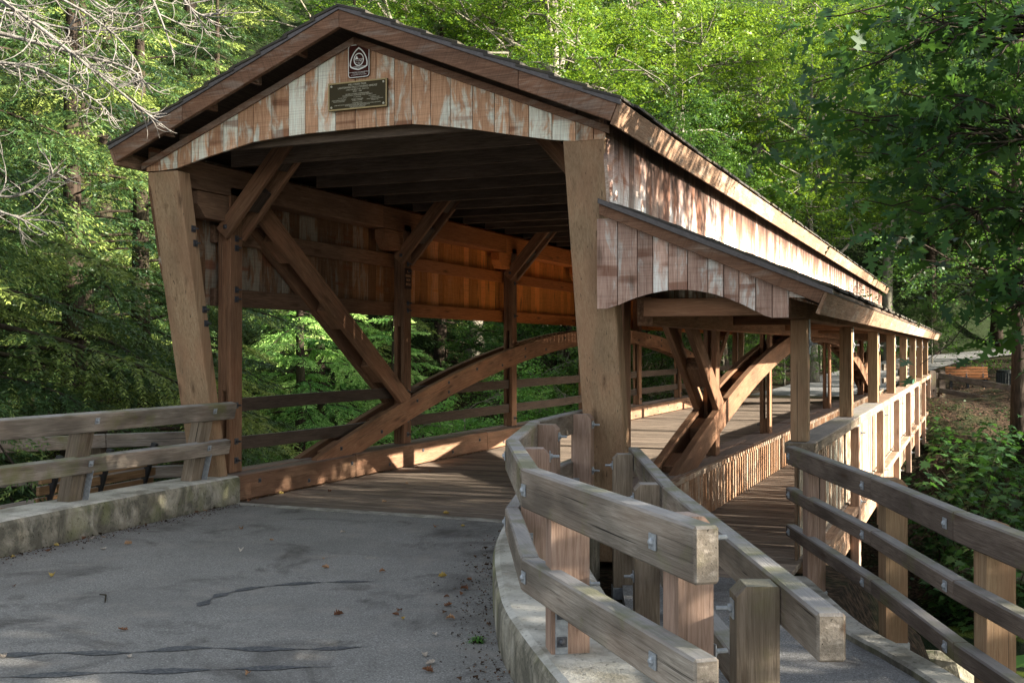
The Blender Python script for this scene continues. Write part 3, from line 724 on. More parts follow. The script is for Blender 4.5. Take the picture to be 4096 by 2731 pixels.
# concrete abutments under both ends
for nm, ya, yb, lab in (('abutment', 9.56, 10.6, 'grey concrete abutment under the near end of the bridge'), ('abutment', 36.6, 38.0, 'grey concrete abutment under the far end of the bridge')):
    b = MB(); b.box(-7.7, -1.6, ya, yb, -4.6, -.78, .03); part(nm, b, M['concrete'], None, origin=Vector((-4.6, ya, -4.6)), label=lab, cat='abutment')
# threshold strip between asphalt and planks
b = MB(); b.box(-7.05, -3.25, 9.36, 9.505, -.05, .006, .004, 0); tag(part('threshold', b, M['concrete'], None), kind='structure')

# ------------------------------------------------------------------ signs
def text(name, body, size, loc, mat, parent, align='CENTER', sx=1.0, space=1.0):
    cu = bpy.data.curves.new(name, 'FONT'); cu.body = body; cu.size = size; cu.align_x = align; cu.extrude = .0008; cu.space_character = space; cu.resolution_u = 3
    tmp = bpy.data.objects.new(name, cu); COL.objects.link(tmp)
    me = bpy.data.meshes.new_from_object(tmp.evaluated_get(bpy.context.evaluated_depsgraph_get()))
    bpy.data.objects.remove(tmp); me.materials.clear(); me.materials.append(mat)
    o = place(name, me, None, parent, loc, (R(90), 0, 0)); o.scale = (sx, 1, 1); return o
def ring(outer, inner, y, mat, name, parent, th=.002):
    me = bpy.data.meshes.new(name); bm = bmesh.new(); n = len(outer)
    vo = [bm.verts.new((p[0], y, p[1])) for p in outer]; vi = [bm.verts.new((p[0], y, p[1])) for p in inner]
    for i in range(n):
        j = (i + 1) % n; bm.faces.new((vo[i], vo[j], vi[j], vi[i]))
    r = bmesh.ops.extrude_face_region(bm, geom=bm.faces[:]); bmesh.ops.translate(bm, verts=[g for g in r['geom'] if isinstance(g, bmesh.types.BMVert)], vec=(0, -th, 0))
    bm.to_mesh(me); bm.free(); me.materials.append(mat)
    return place(name, me, None, parent, ORIG[parent.name])
def rrect(w, h, r, n=6):
    out = []
    for cx, cz, a0 in ((w / 2 - r, h / 2 - r, 0), (-w / 2 + r, h / 2 - r, 90), (-w / 2 + r, -h / 2 + r, 180), (w / 2 - r, -h / 2 + r, 270)):
        for k in range(n + 1): a = R(a0 + 90 * k / n); out.append((cx + r * math.cos(a), cz + r * math.sin(a)))
    return out
SY = 8.622
sg = thing('park_emblem_sign', (-5.09, SY - .012, 4.175), 'small rounded brown sign with white triangle emblem, above the bronze plaque', 'sign')
o3 = ORIG[sg.name]
b = MB(); b.prism(rrect(.222, .30, .03), o3, (1, 0, 0), (0, 0, 1), (0, 1, 0), .006, 1); part('sign_panel', b, M['signbrown'], sg)
ring(rrect(.218, .296, .029), rrect(.206, .284, .023), -.0005, M['signwhite'], 'white_border', sg)
def tri(k):
    P = []
    c = [(0, .128), (.094, -.03), (-.094, -.03)]
    seg = [((0, .122), (.062, .085), (.09, .02), (.093, -.035)), ((.09, -.05), (.05, -.075), (0, -.083), (0, -.083)), ((0, -.083), (-.05, -.078), (-.09, -.052), (-.09, -.05)), ((-.093, -.035), (-.09, .02), (-.062, .085), (0, .122))]
    for p0, p1, p2, p3 in seg:
        for i in range(8):
            t = i / 8; q = [(1 - t) ** 3 * a + 3 * (1 - t) ** 2 * t * bb + 3 * (1 - t) * t * t * cc + t ** 3 * d for a, bb, cc, d in zip(p0, p1, p2, p3)]
            P.append((q[0] * k, (q[1] - .01) * k + .01))
    return P
ring(tri(1.0), tri(.88), -.0005, M['signwhite'], 'triangle_outline', sg)
cir = lambda r: [(r * math.cos(2 * math.pi * i / 32), r * math.sin(2 * math.pi * i / 32) * 1.12 + .012) for i in range(32)]
ring(cir(.052), cir(.044), -.0005, M['signwhite'], 'emblem_ring', sg)
b = MB(); b.prism([(-.040, .014), (-.002, .014), (-.012, .030), (-.021, .048)], o3 + Vector((0, -.002, 0)), (1, 0, 0), (0, 0, 1), (0, 1, 0), .002)
b.prism([(-.002, .014), (.041, .014), (.041, .017), (-.002, .017)], o3 + Vector((0, -.002, 0)), (1, 0, 0), (0, 0, 1), (0, 1, 0), .002)
wv = [(.002 + .036 * i / 12, .014 - .019 * math.sin(math.pi * i / 12)) for i in range(13)]
b.prism(wv + [(x, z + .004) for x, z in wv[::-1]], o3 + Vector((0, -.002, 0)), (1, 0, 0), (0, 0, 1), (0, 1, 0), .002)
part('mountain_and_wave', b, M['signwhite'], sg)
for tx, sz, z in (('LAND & WATER', .0085, .0), ('CONSERVATION', .0085, -.017), ('FUND', .0085, -.028), ('A COOPERATIVE PROJECT', .0105, -.054), ('FOR OUTDOOR RECREATION', .0105, -.066),
                  ('OHIO DEPARTMENT OF NATURAL RESOURCES', .0095, -.104), ('OFFICE OF OUTDOOR RECREATION SERVICES', .006, -.113), ('U.S. DEPARTMENT OF THE INTERIOR', .0095, -.127)):
    text('lettering', tx, sz, o3 + Vector((0, -.001, z)), M['signwhite'], sg)
pl = thing('memorial_plaque', (-5.094, SY - .03, 3.866), 'wide dark bronze plaque with brass edge and raised lettering on gable', 'plaque')
o3 = ORIG[pl.name]; PW, PH = .606, .252
b = MB(); b.box(o3.x - PW / 2, o3.x + PW / 2, o3.y, o3.y + .022, o3.z - PH / 2, o3.z + PH / 2, .003, 0); part('plaque_face', b, M['bronze'], pl)
b = MB(); e = .014
for x0, x1, z0, z1 in ((-PW / 2, PW / 2, PH / 2 - e, PH / 2), (-PW / 2, PW / 2, -PH / 2, -PH / 2 + e), (-PW / 2, -PW / 2 + e, -PH / 2 + e, PH / 2 - e), (PW / 2 - e, PW / 2, -PH / 2 + e, PH / 2 - e)):
    b.box(o3.x + x0, o3.x + x1, o3.y - .006, o3.y - .0005, o3.z + z0, o3.z + z1, .002)
part('plaque_frame', b, M['brass'], pl)
for sx2 in (-1, 1):
    for sz2 in (-1, 1):
        b = MB(); ctr = o3 + Vector((sx2 * .268, -.0005, sz2 * .095))
        b.prism([(.0115 * math.cos(R(90 + 36 * k)) * (1 if k % 2 == 0 else .72), .0115 * math.sin(R(90 + 36 * k)) * (1 if k % 2 == 0 else .72)) for k in range(10)], ctr, (1, 0, 0), (0, 0, 1), (0, -1, 0), .006)
        part('rosette', b, M['brasstext'], pl)
rows = [('MILL CREEK PARK', .0235, 0, .090), ('LANTERMAN FALLS COVERED BRIDGE', .0235, 0, .066), ('LWCF PROJECT NO. 39-01112', .0175, 0, .046), ('BUILT - 1988', .0165, 0, .029),
        ('BOARD OF PARK COMMISSIONERS', .0155, 0, .008), ('YOUNGSTOWN TOWNSHIP PARK DISTRICT', .0155, 0, -.006),
        ('K. P. MC MAHON', .0115, -.155, -.021), ('A. E. DAVIDIAN', .0115, 0, -.021), ('M. B. CUSHWA', .0115, .155, -.021),
        ('PARK SUPERINTENDENT', .0135, -.19, -.040), ('PROJECT ENGINEER', .0135, 0, -.040), ('CONTRACTOR', .0135, .18, -.037),
        ('WILLIAM J. SCHOLLAERT', .0110, -.19, -.051), ('ROBERT J. SCHOMER', .0110, 0, -.051), ('TRIPLE A. BRIDGE CONSTRUCTION', .0105, .18, -.049), ('COMPANY, INC.', .0105, .18, -.059),
        ('CONTRIBUTORS', .0135, 0, -.072), ('LAND AND WATER CONSERVATION FUND, OHIO DEPARTMENT OF NATURAL RESOURCES', .0115, 0, -.083), ('WARD AND FLORENCE BEECHER FOUNDATIONS', .0115, 0, -.093),
        ('J. FORD CRANDALL FOUNDATION', .0110, 0, -.103), ('YOUNGSTOWN FOUNDATION', .0105, 0, -.112)]
for tx, sz, x, z in rows: text('lettering', tx, sz, o3 + Vector((x, -.0012, z)), M['brasstext'], pl)
ws = thing('warning_sign', (-7.062, PY[1] - .115, 2.64), 'small dark sign with stacked orange words on the second truss post', 'sign')
ws.location = (C0 - 2.066, PY[1], 2.56); ORIG[ws.name] = Vector(ws.location); o3 = ORIG[ws.name]
b = MB(); b.box(o3.x, o3.x + .004, o3.y - .10, o3.y + .10, o3.z - .14, o3.z + .14, .001, 2); part('sign_panel', b, M['signblack'], ws)
for k, tx in enumerate(('NO', 'FISHING', 'FROM', 'BRIDGE')):
    o = text('lettering', tx, .052, o3 + Vector((.005, 0, .078 - .058 * k)), M['signtext'], ws); o.rotation_euler = (R(90), 0, R(90))
    o.scale = (.8, 1, 1)
# ------------------------------------------------------------------ ground, creek, roads
def sst(a, b, x):
    t = np.clip((x - a) / (b - a), 0, 1); return t * t * (3 - 2 * t)
def xr(Y): return -1.15 + (9.3 - Y) * .40
def ground_h(X, Y):
    X = np.asarray(X, float); Y = np.asarray(Y, float)
    d = np.maximum(Y - 10.3, np.maximum((X - xr(np.minimum(Y, 9.3)) - .12) * 2.6, np.minimum((-9.7 - X) * .35, 2.2)))
    d = np.where((Y < 1.5) & (X > -6), np.minimum(d, np.maximum((X - 2.2) * .4, 0)), d)
    near = -.36 - 3.9 * sst(0, 4.6, d)
    far = -4.26 + 4.30 * sst(25.5, 37.6, Y + .6 - .9 * np.clip(X + 1.2, 0, 6))
    h = np.where(Y < 19, near, np.maximum(far, -4.26))
    h = np.where((Y > 9) & (Y < 19), np.minimum(near, -4.26 + (near + 4.26)), h)
    h = h + np.clip(Y - 46, 0, 18) * .072
    q = (Y - 63) - 1.6 * (X + 4)
    q = np.where(Y > 24, q, 0) * sst(24, 34, Y)
    h = h + np.clip(q, 0, 200) * .40
    lf = np.clip(-X - 24, 0, 100) * sst(-40, 12, Y)
    h = h + lf * .33
    h = h + np.clip(X - 14, 0, 60) * .12 * sst(10, 22, Y)
    rb = sst(4.6, 10, X) * sst(20, 25, Y) * (1 - sst(35, 42, Y)); h = h * (1 - rb) + np.maximum(h, 1.7) * rb  # unseen ridge added on the right to shade the bank
    rough = .10 * np.sin(X * 1.7 + Y * .6) + .08 * np.sin(Y * 2.3 - X * .9) + .05 * np.sin(X * 4.1 + Y * 3.3)
    flat = (np.abs(X + 5.14) < 3.4) & (Y > 36)
    return h + rough * np.where(flat, 0, np.clip(d * .25, 0, 1))
def crom(P, n=8):
    P = [Vector(p) for p in P]; Q = [P[0] * 2 - P[1]] + P + [P[-1] * 2 - P[-2]]; out = []
    for i in range(1, len(Q) - 2):
        for k in range(n):
            t = k / n; a, b_, c, d = Q[i - 1], Q[i], Q[i + 1], Q[i + 2]
            out.append(.5 * ((2 * b_) + (c - a) * t + (2 * a - 5 * b_ + 4 * c - d) * t * t + (3 * b_ - a - 3 * c + d) * t ** 3))
    return out + [P[-1]]
fr = [(p.x, p.y, p.z) for p in crom([(-5.14, 37.98, 0), (-5.1, 44, .05), (-4.3, 52, .42), (-2.2, 60, .98), (1.9, 68, 1.45), (8, 76, 2.0), (16, 83, 2.6)], 10)]
ground_raw = ground_h
def ground_h(X, Y):
    X = np.asarray(X, float); Y = np.asarray(Y, float); h = ground_raw(X, Y); dm = np.full(h.shape, 1e9); rz = np.zeros(h.shape)
    for p in fr:
        d = np.hypot(X - p[0], Y - p[1]); k = d < dm; dm = np.where(k, d, dm); rz = np.where(k, p[2], rz)
    t = 1 - sst(2.6, 6.5, dm); t = np.where(Y > 37.2, t, 0)
    return h * (1 - t) + (rz - .10) * t
def gh(x, y): return float(ground_h(x, y))
def axis(segs):
    out = []
    for a, b_, st in segs: out += list(np.arange(a, b_, st))
    return np.array(out + [segs[-1][1]])
gx = axis([(-220, -60, 10), (-60, -14, 1.6), (-14, 6, .5), (6, 40, 1.6), (40, 200, 10)]); gy = axis([(-60, -10, 6), (-10, 5, 1), (5, 48, .5), (48, 90, 1.3), (90, 320, 10)])
GX, GY = np.meshgrid(gx, gy); GZ = ground_h(GX, GY)
me = bpy.data.meshes.new('ground'); nx, ny = len(gx), len(gy)
V = np.stack([GX, GY, GZ], -1).reshape(-1, 3)
me.from_pydata(V.tolist(), [], [[j * nx + i, j * nx + i + 1, (j + 1) * nx + i + 1, (j + 1) * nx + i] for j in range(ny - 1) for i in range(nx - 1)])
me.polygons.foreach_set('use_smooth', [True] * len(me.polygons)); me.materials.append(M['ground'])
go = bpy.data.objects.new('ground', me); COL.objects.link(go); tag(go, kind='structure')
b = MB(); b.add([(-90, 12, -4.02), (50, 12, -4.02), (50, 30, -4.02), (-90, 30, -4.02)], [[0, 1, 2, 3]]); tag(part('water', b, M['water'], None), kind='structure')

# near road (asphalt sheet at z = 0)
lf_edge = [(-7.03, 9.37), (-6.98, 8.0), (-6.87, 6.3), (-6.65, 4.5), (-6.2, 2.0), (-6.2, -30)]
rt_edge = [(-3.4, 9.37), (-3.2, 8.0), (-2.7, 6.6), (-2.2, 5.6), (-1.5, 4.4), (-.6, 3.2), (0, 2.5), (.5, 1.4), (.8, -1), (.8, -30)]
poly = [(x, y, 0) for x, y in lf_edge] + [(x, y, 0) for x, y in rt_edge[::-1]]
b = MB(); b.add(poly, [list(range(len(poly)))[::-1]]); tag(part('road', b, M['asphalt'], None), kind='structure')
def ribbon(name, mid, widths, z, mat):
    b = MB(); vs = []
    for i, p in enumerate(mid):
        t = Vector(mid[min(i + 1, len(mid) - 1)]) - Vector(mid[max(i - 1, 0)]); n = Vector((-t.y, t.x)).normalized(); w = widths[i] if isinstance(widths, list) else widths
        zz = z(p) if callable(z) else z
        vs += [(p[0] + n.x * w / 2, p[1] + n.y * w / 2, zz), (p[0] - n.x * w / 2, p[1] - n.y * w / 2, zz)]
    b.add(vs, [[2 * i, 2 * i + 1, 2 * i + 3, 2 * i + 2] for i in range(len(mid) - 1)]); return tag(part(name, b, mat, None), kind='structure')
for P in ([(-4.45, 5.60), (-4.514, 5.833), (-4.51, 5.983), (-4.445, 6.171), (-4.258, 6.395), (-4.02, 6.554), (-3.771, 6.673)],
          [(-5.1, 4.2), (-4.703, 4.306), (-4.426, 4.466), (-4.116, 4.596), (-3.869, 4.802), (-3.541, 4.917), (-3.228, 5.048), (-3.002, 5.197)],
          [(-4.6, 3.9), (-4.383, 4.014), (-4.048, 4.223), (-3.69, 4.419), (-3.327, 4.619), (-2.973, 4.807)]):
    pts = [(p.x, p.y) for p in crom([(x, y, 0) for x, y in P], 14)]
    n = len(pts); wd = [max(.006, (.05 + .045 * math.sin(i * .35 + len(P)) + random.uniform(-.012, .012)) * min(1, (n - i) / 14, (i + 1) / 5)) for i in range(n)]
    ribbon('tar_seam', pts, wd, .004, M['tar'])
# far road bending right beyond the bridge
frz = {(a, c): z for a, c, z in fr}
ribbon('far_road', [(a, c) for a, c, _ in fr], 4.0, lambda q: frz[(q[0], q[1])] + .02, M['ramp'])

# walkway ramp
def zr(Y): return -.25
RL = [(-2.75, 8.94), (-2.30, 7.6), (-1.84, 6.45), (-.60, 3.5), (.0, 2.45), (.7, .9), (1.0, -3)]; RR = [(-1.38, 8.94), (-.85, 7.565), (-.477, 6.928), (-.195, 6.415), (.35, 5.2), (1.2, 3.2), (2.4, -2)]
L2 = crom([(x, y, 0) for x, y in RL], 6); R2 = crom([(x, y, 0) for x, y in RR], 6); n = 37
L2 = [L2[int(i * (len(L2) - 1) / (n - 1))] for i in range(n)]; R2 = [R2[int(i * (len(R2) - 1) / (n - 1))] for i in range(n)]
b = MB(); vs = []
for l, r in zip(L2, R2): vs += [(l.x, l.y, zr(l.y)), (r.x, r.y, zr(r.y)), (l.x, l.y, zr(l.y) - .22), (r.x, r.y, zr(r.y) - .22)]
fs = []
for i in range(n - 1):
    k = 4 * i; fs += [[k, k + 1, k + 5, k + 4], [k + 2, k + 6, k + 7, k + 3], [k, k + 4, k + 6, k + 2], [k + 1, k + 3, k + 7, k + 5]]
fs.append([0, 2, 3, 1]); b.add(vs, fs); tag(part('ramp_path', b, M['ramp'], None), kind='structure')
b = MB(); vs = []; fs = []
for i, r in enumerate(R2):
    t = (R2[min(i + 1, n - 1)] - R2[max(i - 1, 0)]).normalized(); nn = Vector((-t.y, t.x, 0))   # towards the drop
    for a, z in ((-.02, -.35), (-.02, .035), (.0, .05), (.15, .05), (.17, .035), (.17, -.6)): vs.append((r.x + nn.x * a, r.y + nn.y * a, zr(r.y) + z))
    if i:
        for k in range(5): a = (i - 1) * 6 + k; fs.append([a, a + 1, a + 7, a + 6])
fs += [list(range(6)), list(range(len(vs) - 6, len(vs)))[::-1]]
b.add(vs, fs); part('ramp_kerb', b, M['concrete'], None, origin=Vector((-.8, 7.4, -.2)), label='low mossy concrete kerb along the open edge of the ramp', cat='kerb')
# overlook platform behind the left kerb
b = MB(); b.add([(-7.52, 9.4, -.30), (-7.52, 3, -.30), (-10.4, 3, -.30), (-10.4, 7.0, -.30), (-8.2, 9.9, -.30)], [[0, 4, 3, 2, 1]]); tag(part('overlook_pavement', b, M['ramp'], None), kind='structure')

def wall_strip(name, face, thick, zlo, zhi, label, flip=1, joints=()):
    """low concrete wall: face = road-side line; section with rounded top edges, run along the line"""
    b = MB(); P = [Vector((p.x, p.y, 0)) for p in crom([(x, y, 0) for x, y in face], 8)]; vs = []; fs = []
    r = .045; sec = [(0, zlo), (0, zhi - r), (r * .3, zhi - r * .3), (r, zhi), (thick - r, zhi), (thick - r * .3, zhi - r * .3), (thick, zhi - r), (thick, zlo)]
    L = 0; gcs = []
    for i, p in enumerate(P):
        t = (P[min(i + 1, len(P) - 1)] - P[max(i - 1, 0)]).normalized(); nn = Vector((t.y, -t.x, 0)) * flip
        if i: L += (P[i] - P[i - 1]).length
        for a, z in sec: vs.append((p.x + nn.x * a, p.y + nn.y * a, z))
        if i:
            for k in range(7): a = (i - 1) * 8 + k; fs.append([a, a + 1, a + 9, a + 8])
    fs += [list(range(8)), list(range(len(vs) - 8, len(vs)))[::-1]]
    b.add(vs, fs); me = None
    o = part(name, b, M['concrete'], None, origin=Vector((face[0][0], face[0][1], 0)), label=label, cat='kerb wall')
    bm = bmesh.new(); bm.from_mesh(o.data); bmesh.ops.recalc_face_normals(bm, faces=bm.faces[:]); bm.to_mesh(o.data); bm.free()
    return o
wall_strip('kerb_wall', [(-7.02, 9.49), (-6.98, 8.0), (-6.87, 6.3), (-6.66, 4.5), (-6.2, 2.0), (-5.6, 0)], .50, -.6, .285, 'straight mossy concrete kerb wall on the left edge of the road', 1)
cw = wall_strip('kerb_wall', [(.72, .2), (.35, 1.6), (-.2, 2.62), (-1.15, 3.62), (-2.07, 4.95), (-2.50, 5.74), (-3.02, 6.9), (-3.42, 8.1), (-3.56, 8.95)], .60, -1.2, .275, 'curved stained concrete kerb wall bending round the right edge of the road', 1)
b = MB()
# ------------------------------------------------------------------ fences
def mitred(path, w, h, top, tilt=None):
    """rail boards along path (road-side top line, 2D), each board mitred to the next; width goes to the right of the path"""
    out = []; P = [Vector(p[:2]) for p in path]; n = len(P)
    offs = []
    for i in range(n):
        d = []
        if i: d.append((P[i] - P[i - 1]).normalized())
        if i < n - 1: d.append((P[i + 1] - P[i]).normalized())
        nn = [Vector((-q.y, q.x)) for q in d]
        m = sum(nn, Vector((0, 0))).normalized(); k = 1 / max(.5, m.dot(nn[0])); offs.append(m * k)
    for i in range(n - 1):
        d = (P[i + 1] - P[i]).normalized() * .0015
        cs = []
        for j in range(8):
            e = i + (j & 1); p = P[e] + (d if not j & 1 else -d) + offs[e] * w * (j >> 1 & 1)
            z = (top[e] if isinstance(top, list) else top) - (0 if j >> 2 & 1 else h)
            cs.append((p.x, p.y, z))
        b = MB(); b.hexa(cs, .009, 0); out.append(b)
    return out
def dog_post(x, y, zb, zt, w, d, ang, cham=.03):
    """square post whose top edges are cut back on the outer side"""
    b = MB(); c, s_ = math.cos(ang), math.sin(ang); ux, uy = Vector((c, s_, 0)), Vector((-s_, c, 0))
    poly = [(-d / 2, zb), (d / 2, zb), (d / 2, zt - cham * 1.1), (d / 2 - cham, zt), (-d / 2 + .006, zt), (-d / 2, zt - .006)]
    b.prism([(p[0], p[1]) for p in poly], Vector((x, y, 0)) - uy * w / 2, ux, (0, 0, 1), uy, w, 1); return b
def lerp(a, b_, t): return a + (b_ - a) * t

# 1. left roadside fence, rails bolted to inward leaning posts
f1 = thing('timber_fence', (-7.15, 6.5, .28), 'two-rail grey timber fence leaning over the left kerb wall', 'fence')
for z0, z1, xt in ((.885, 1.05, -7.02), (.525, .67, -7.09)):
    b = MB(); b.beam((xt, 2.6, (z0 + z1) / 2), (xt + .0, 9.37, (z0 + z1) / 2), .085, z1 - z0, (.22, 0, 1), .009); o = part('rail', b, M['rail'], f1)
    for y in (3.0, 5.15, 7.42, 9.02): place('bolt', BOLT, None, o, (xt + .046, y, (z0 + z1) / 2 + .01), facing((1, 0, -.2)))
for y in (3.0, 5.15, 7.37, 8.98):
    b = MB(); b.beam((-7.24, y, .27), (-7.075, y, .98), .165, .135, (1, 0, 0), .008); o = part('post', b, M['greypost'], f1)
    b = MB(); b.beam((-7.15, y + .088, .28), (-7.085, y + .088, .55), .006, .075, (1, 0, 0), .001); o2 = part('bracket', b, M['galv'], f1)
    for z in (.36, .46): place('bolt', BOLTS, BOLTG.materials[0], o2, (-7.125, y + .092, z), facing((0, 1, 0)))
# 2. overlook fence behind the bench
f2 = thing('timber_fence', (-8.9, 8.4, -.3), 'low grey timber fence round the overlook behind the left bench', 'fence')
pth = [(-7.75, 9.95), (-8.5, 9.15), (-9.35, 7.75), (-9.9, 6.2), (-10.1, 4.0)]
for zt, h in ((.70, .145), (.34, .13)):
    for k, bb in enumerate(mitred(pth, .085, h, zt)):
        o = part('rail', bb, M['rail'], f2); a, c = Vector(pth[k]), Vector(pth[k + 1]); d = (c - a).normalized(); nn = Vector((d.y, -d.x, 0))
        for t in (.15, .85): q = a + (c - a) * t; place('bolt', BOLT, None, o, (q.x + (d.y) * .001, q.y - d.x * .001, zt - h / 2), facing((d.y, -d.x, 0)))
for x, y in ((-7.95, 9.93), (-8.62, 9.22), (-9.47, 7.78), (-10.02, 6.2)):
    b = MB(); b.box(x - .07, x + .07, y - .07, y + .07, -.5, .66, .008, 2); part('post', b, M['greypost'], f2)
# 3. curved roadside fence on the right kerb wall
f3 = thing('timber_fence', (-2.2, 5.6, .27), 'curved two-rail grey timber fence standing on the right kerb wall, nearest the road', 'fence')
pth = [(-3.31, 9.50), (-3.14, 7.84), (-2.63, 6.18), (-1.93, 4.72), (-.80, 3.37)][::-1]
for zt, h in ((1.05, .182), (.64, .155)):
    for k, bb in enumerate(mitred(pth, -.088, h, zt)):
        o = part('rail', bb, M['rail'], f3); a, c = Vector(pth[k]), Vector(pth[k + 1]); d = (c - a).normalized(); nrm = Vector((-d.y, d.x, 0))
        for t in ((.17, .97) if k == 0 else (.97,) if k < 3 else (.15,)):
            q = a + (c - a) * t; place('bolt', BOLT, None, o, (q.x + nrm.x * .002, q.y + nrm.y * .002, zt - h * .52), facing(nrm))
for (x, y), ang in (((-3.10, 8.98), 5), ((-2.92, 7.66), 10), ((-2.45, 6.22), 22), ((-1.66, 4.60), 32), ((-.905, 3.72), 40)):
    o = part('post', dog_post(x, y, .272, 1.04 if y > 6.5 else 1.0 if y > 4 else 1.035, .12 if y < 4 else .13, .13 if y < 4 else .17, R(ang), .035), M['railpost'], f3)
    c, s_ = math.cos(R(ang)), math.sin(R(ang))
    for z in (.95, .56, .40): place('bolt', BOLTG, None, o, (x + c * .086, y + s_ * .086, z), facing((c, s_, 0)))
    b = MB(); b.beam((x - c * .04 + s_ * .068, y - s_ * .04 - c * .068, .275), (x - c * .04 + s_ * .068, y - s_ * .04 - c * .068, .50), .055, .007, (s_, -c, 0), .001); o2 = part('bracket', b, M['galv'], f3)
    for z in (.33, .45): place('bolt', BOLTS, None, o2, (x - c * .04 + s_ * .073, y - s_ * .04 - c * .073, z), facing((s_, -c, 0)))
# 4. inner ramp fence: posts on the left, rails on the path side
f4 = thing('timber_fence', (-1.6, 6.0, -.2), 'inner grey timber ramp fence whose top rail ends nearest the viewer', 'fence')
pth = [(-2.672, 8.90), (-1.729, 6.453), (-.453, 3.528)]
tz = [.78] * 3
for dz, h in ((0, .152), (-.47, .14)):
    for k, bb in enumerate(mitred(pth, .092, h, [t + dz for t in tz])): part('rail', bb, M['rail'], f4)
for x, y in ((-2.50, 8.43), (-1.80, 6.64), (-.655, 3.99)):
    g_ = zr(y); ang = R(22 + 180)
    o = part('post', dog_post(x - .07, y - .03, g_ - .42, g_ + 1.02, .135, .15, ang, .035), M['greypost'], f4)
    for z in (.93, .45): place('bolt', BOLTG, None, o, (x - .07 - .07, y - .03 - .03, g_ + z), facing((-.93, -.37, 0)))
    b = MB(); c, s_ = .927, .375
    b.beam((x - .07 - c * .078 , y - .03 - s_ * .078 - .0, g_ - .11), (x - .07 - c * .078, y - .03 - s_ * .078, g_ - .02), .006, .16, (-s_, c, 0), .001)
    b.beam((x - .07 - c * .08 + s_ * .075, y - .03 - s_ * .08 - c * .075, g_ - .065), (x + .05 + s_ * .075, y + .02 - c * .075, g_ - .065), .006, .09, (0, 0, 1), .001)
    b.beam((x - .07 - c * .08 - s_ * .075, y - .03 - s_ * .08 + c * .075, g_ - .065), (x + .05 - s_ * .075, y + .02 + c * .075, g_ - .065), .006, .09, (0, 0, 1), .001)
    o2 = part('bracket', b, M['galv'], f4)
    for q in (-.02, .03): place('bolt', BOLTG, None, o2, (x + q + s_ * .08, y + q * .4 - c * .08, g_ - .065), facing((s_, -c, 0)))
# 5. outer ramp fence with three dark rails
f5 = thing('timber_fence', (-.6, 7.4, -.3), 'dark three-rail timber fence along the open side of the ramp, above the creek', 'fence')
pth = [(-1.475, 9.50), (-.62, 7.42), (-.106, 6.0), (.33, 4.95), (.95, 3.5)]
tz = [.78] * 5
for dz, h in ((0, .15), (-.345, .10), (-.655, .10)):
    for k, bb in enumerate(mitred(pth, .085, h, [t + dz for t in tz])):
        o = part('rail', bb, M['rrail'], f5); a, c = Vector(pth[k]), Vector(pth[k + 1]); d = (c - a).normalized(); nn = Vector((d.y, -d.x, 0))
        for t in ((.05, .93) if k == 0 else (.93,)):
            q = a + (c - a) * t; zz = lerp(tz[k], tz[k + 1], t) + dz - h * .5; place('bolt', BOLT, None, o, (q.x + nn.x * .002, q.y + nn.y * .002, zz), facing(nn))
for (x, y) in ((-1.18, 9.02), (-.50, 7.66), (.085, 5.92), (.62, 4.6)):
    g_ = zr(y); ang = R(22)
    o = part('post', dog_post(x, y, g_ - .28, g_ + 1.0, .155, .14, ang, .035), M['post'] if y < 9 else M['railpost'], f5)
    b = MB(); c, s_ = math.cos(ang), math.sin(ang)
    for t, q in ((0, -.085), (0, .085)): b.beam((x - c * .16 + s_ * q, y - s_ * .16 - c * q, g_ - .10), (x + c * .075 + s_ * q, y + s_ * .075 - c * q, g_ - .10), .006, .09, (0, 0, 1), .001)
    b.beam((x + c * .078 - s_ * .085, y + s_ * .078 + c * .085, g_ - .10), (x + c * .078 + s_ * .085, y + s_ * .078 - c * .085, g_ - .10), .006, .09, (0, 0, 1), .001)
    o2 = part('bracket', b, M['galv'], f5)
    b = MB()
# 6./7. fences beyond the far end of the bridge
f6 = thing('timber_fence', (-1.4, 39.0, 0), 'grey timber fence at the far walkway mouth in front of the far bench', 'fence')
def simple_fence(root, pth, tops, posts, mat, ph, pw=.16, base=None):
    for dz, h in tops:
        zt = [base(x, y) + dz for x, y in pth]
        for bb in mitred(pth, .08, h, zt): part('rail', bb, mat, root)
    for x, y in posts:
        g_ = base(x, y); part('post', dog_post(x, y, g_ - .3, g_ + ph, pw, pw, R(20), .04), mat, root)
bs = lambda x, y: max(gh(x, y), -.35) if y < 44 else gh(x, y)
simple_fence(f6, [(-1.40, 38.2), (-1.15, 40.0), (1.4, 39.6), (4.2, 39.2)], ((.90, .19), (.40, .16)), [(-1.30, 38.5), (-1.05, 40.15), (1.45, 39.75), (4.2, 39.35)], M['rrail'], 1.0, .2, lambda x, y: -.12 if x < -1.1 else -.12 - .17 * (x + 1.15))
f7 = thing('timber_fence', (-2.6, 40, 0), 'short grey timber fence between the far road and the walkway mouth', 'fence')
simple_fence(f7, [(-2.75, 38.2), (-2.6, 40.2), (-2.1, 42.5)], ((1.05, .2), (.6, .17)), [(-2.62, 39.2), (-2.4, 41.3)], M['rail'], 1.08, .2, lambda x, y: .03)

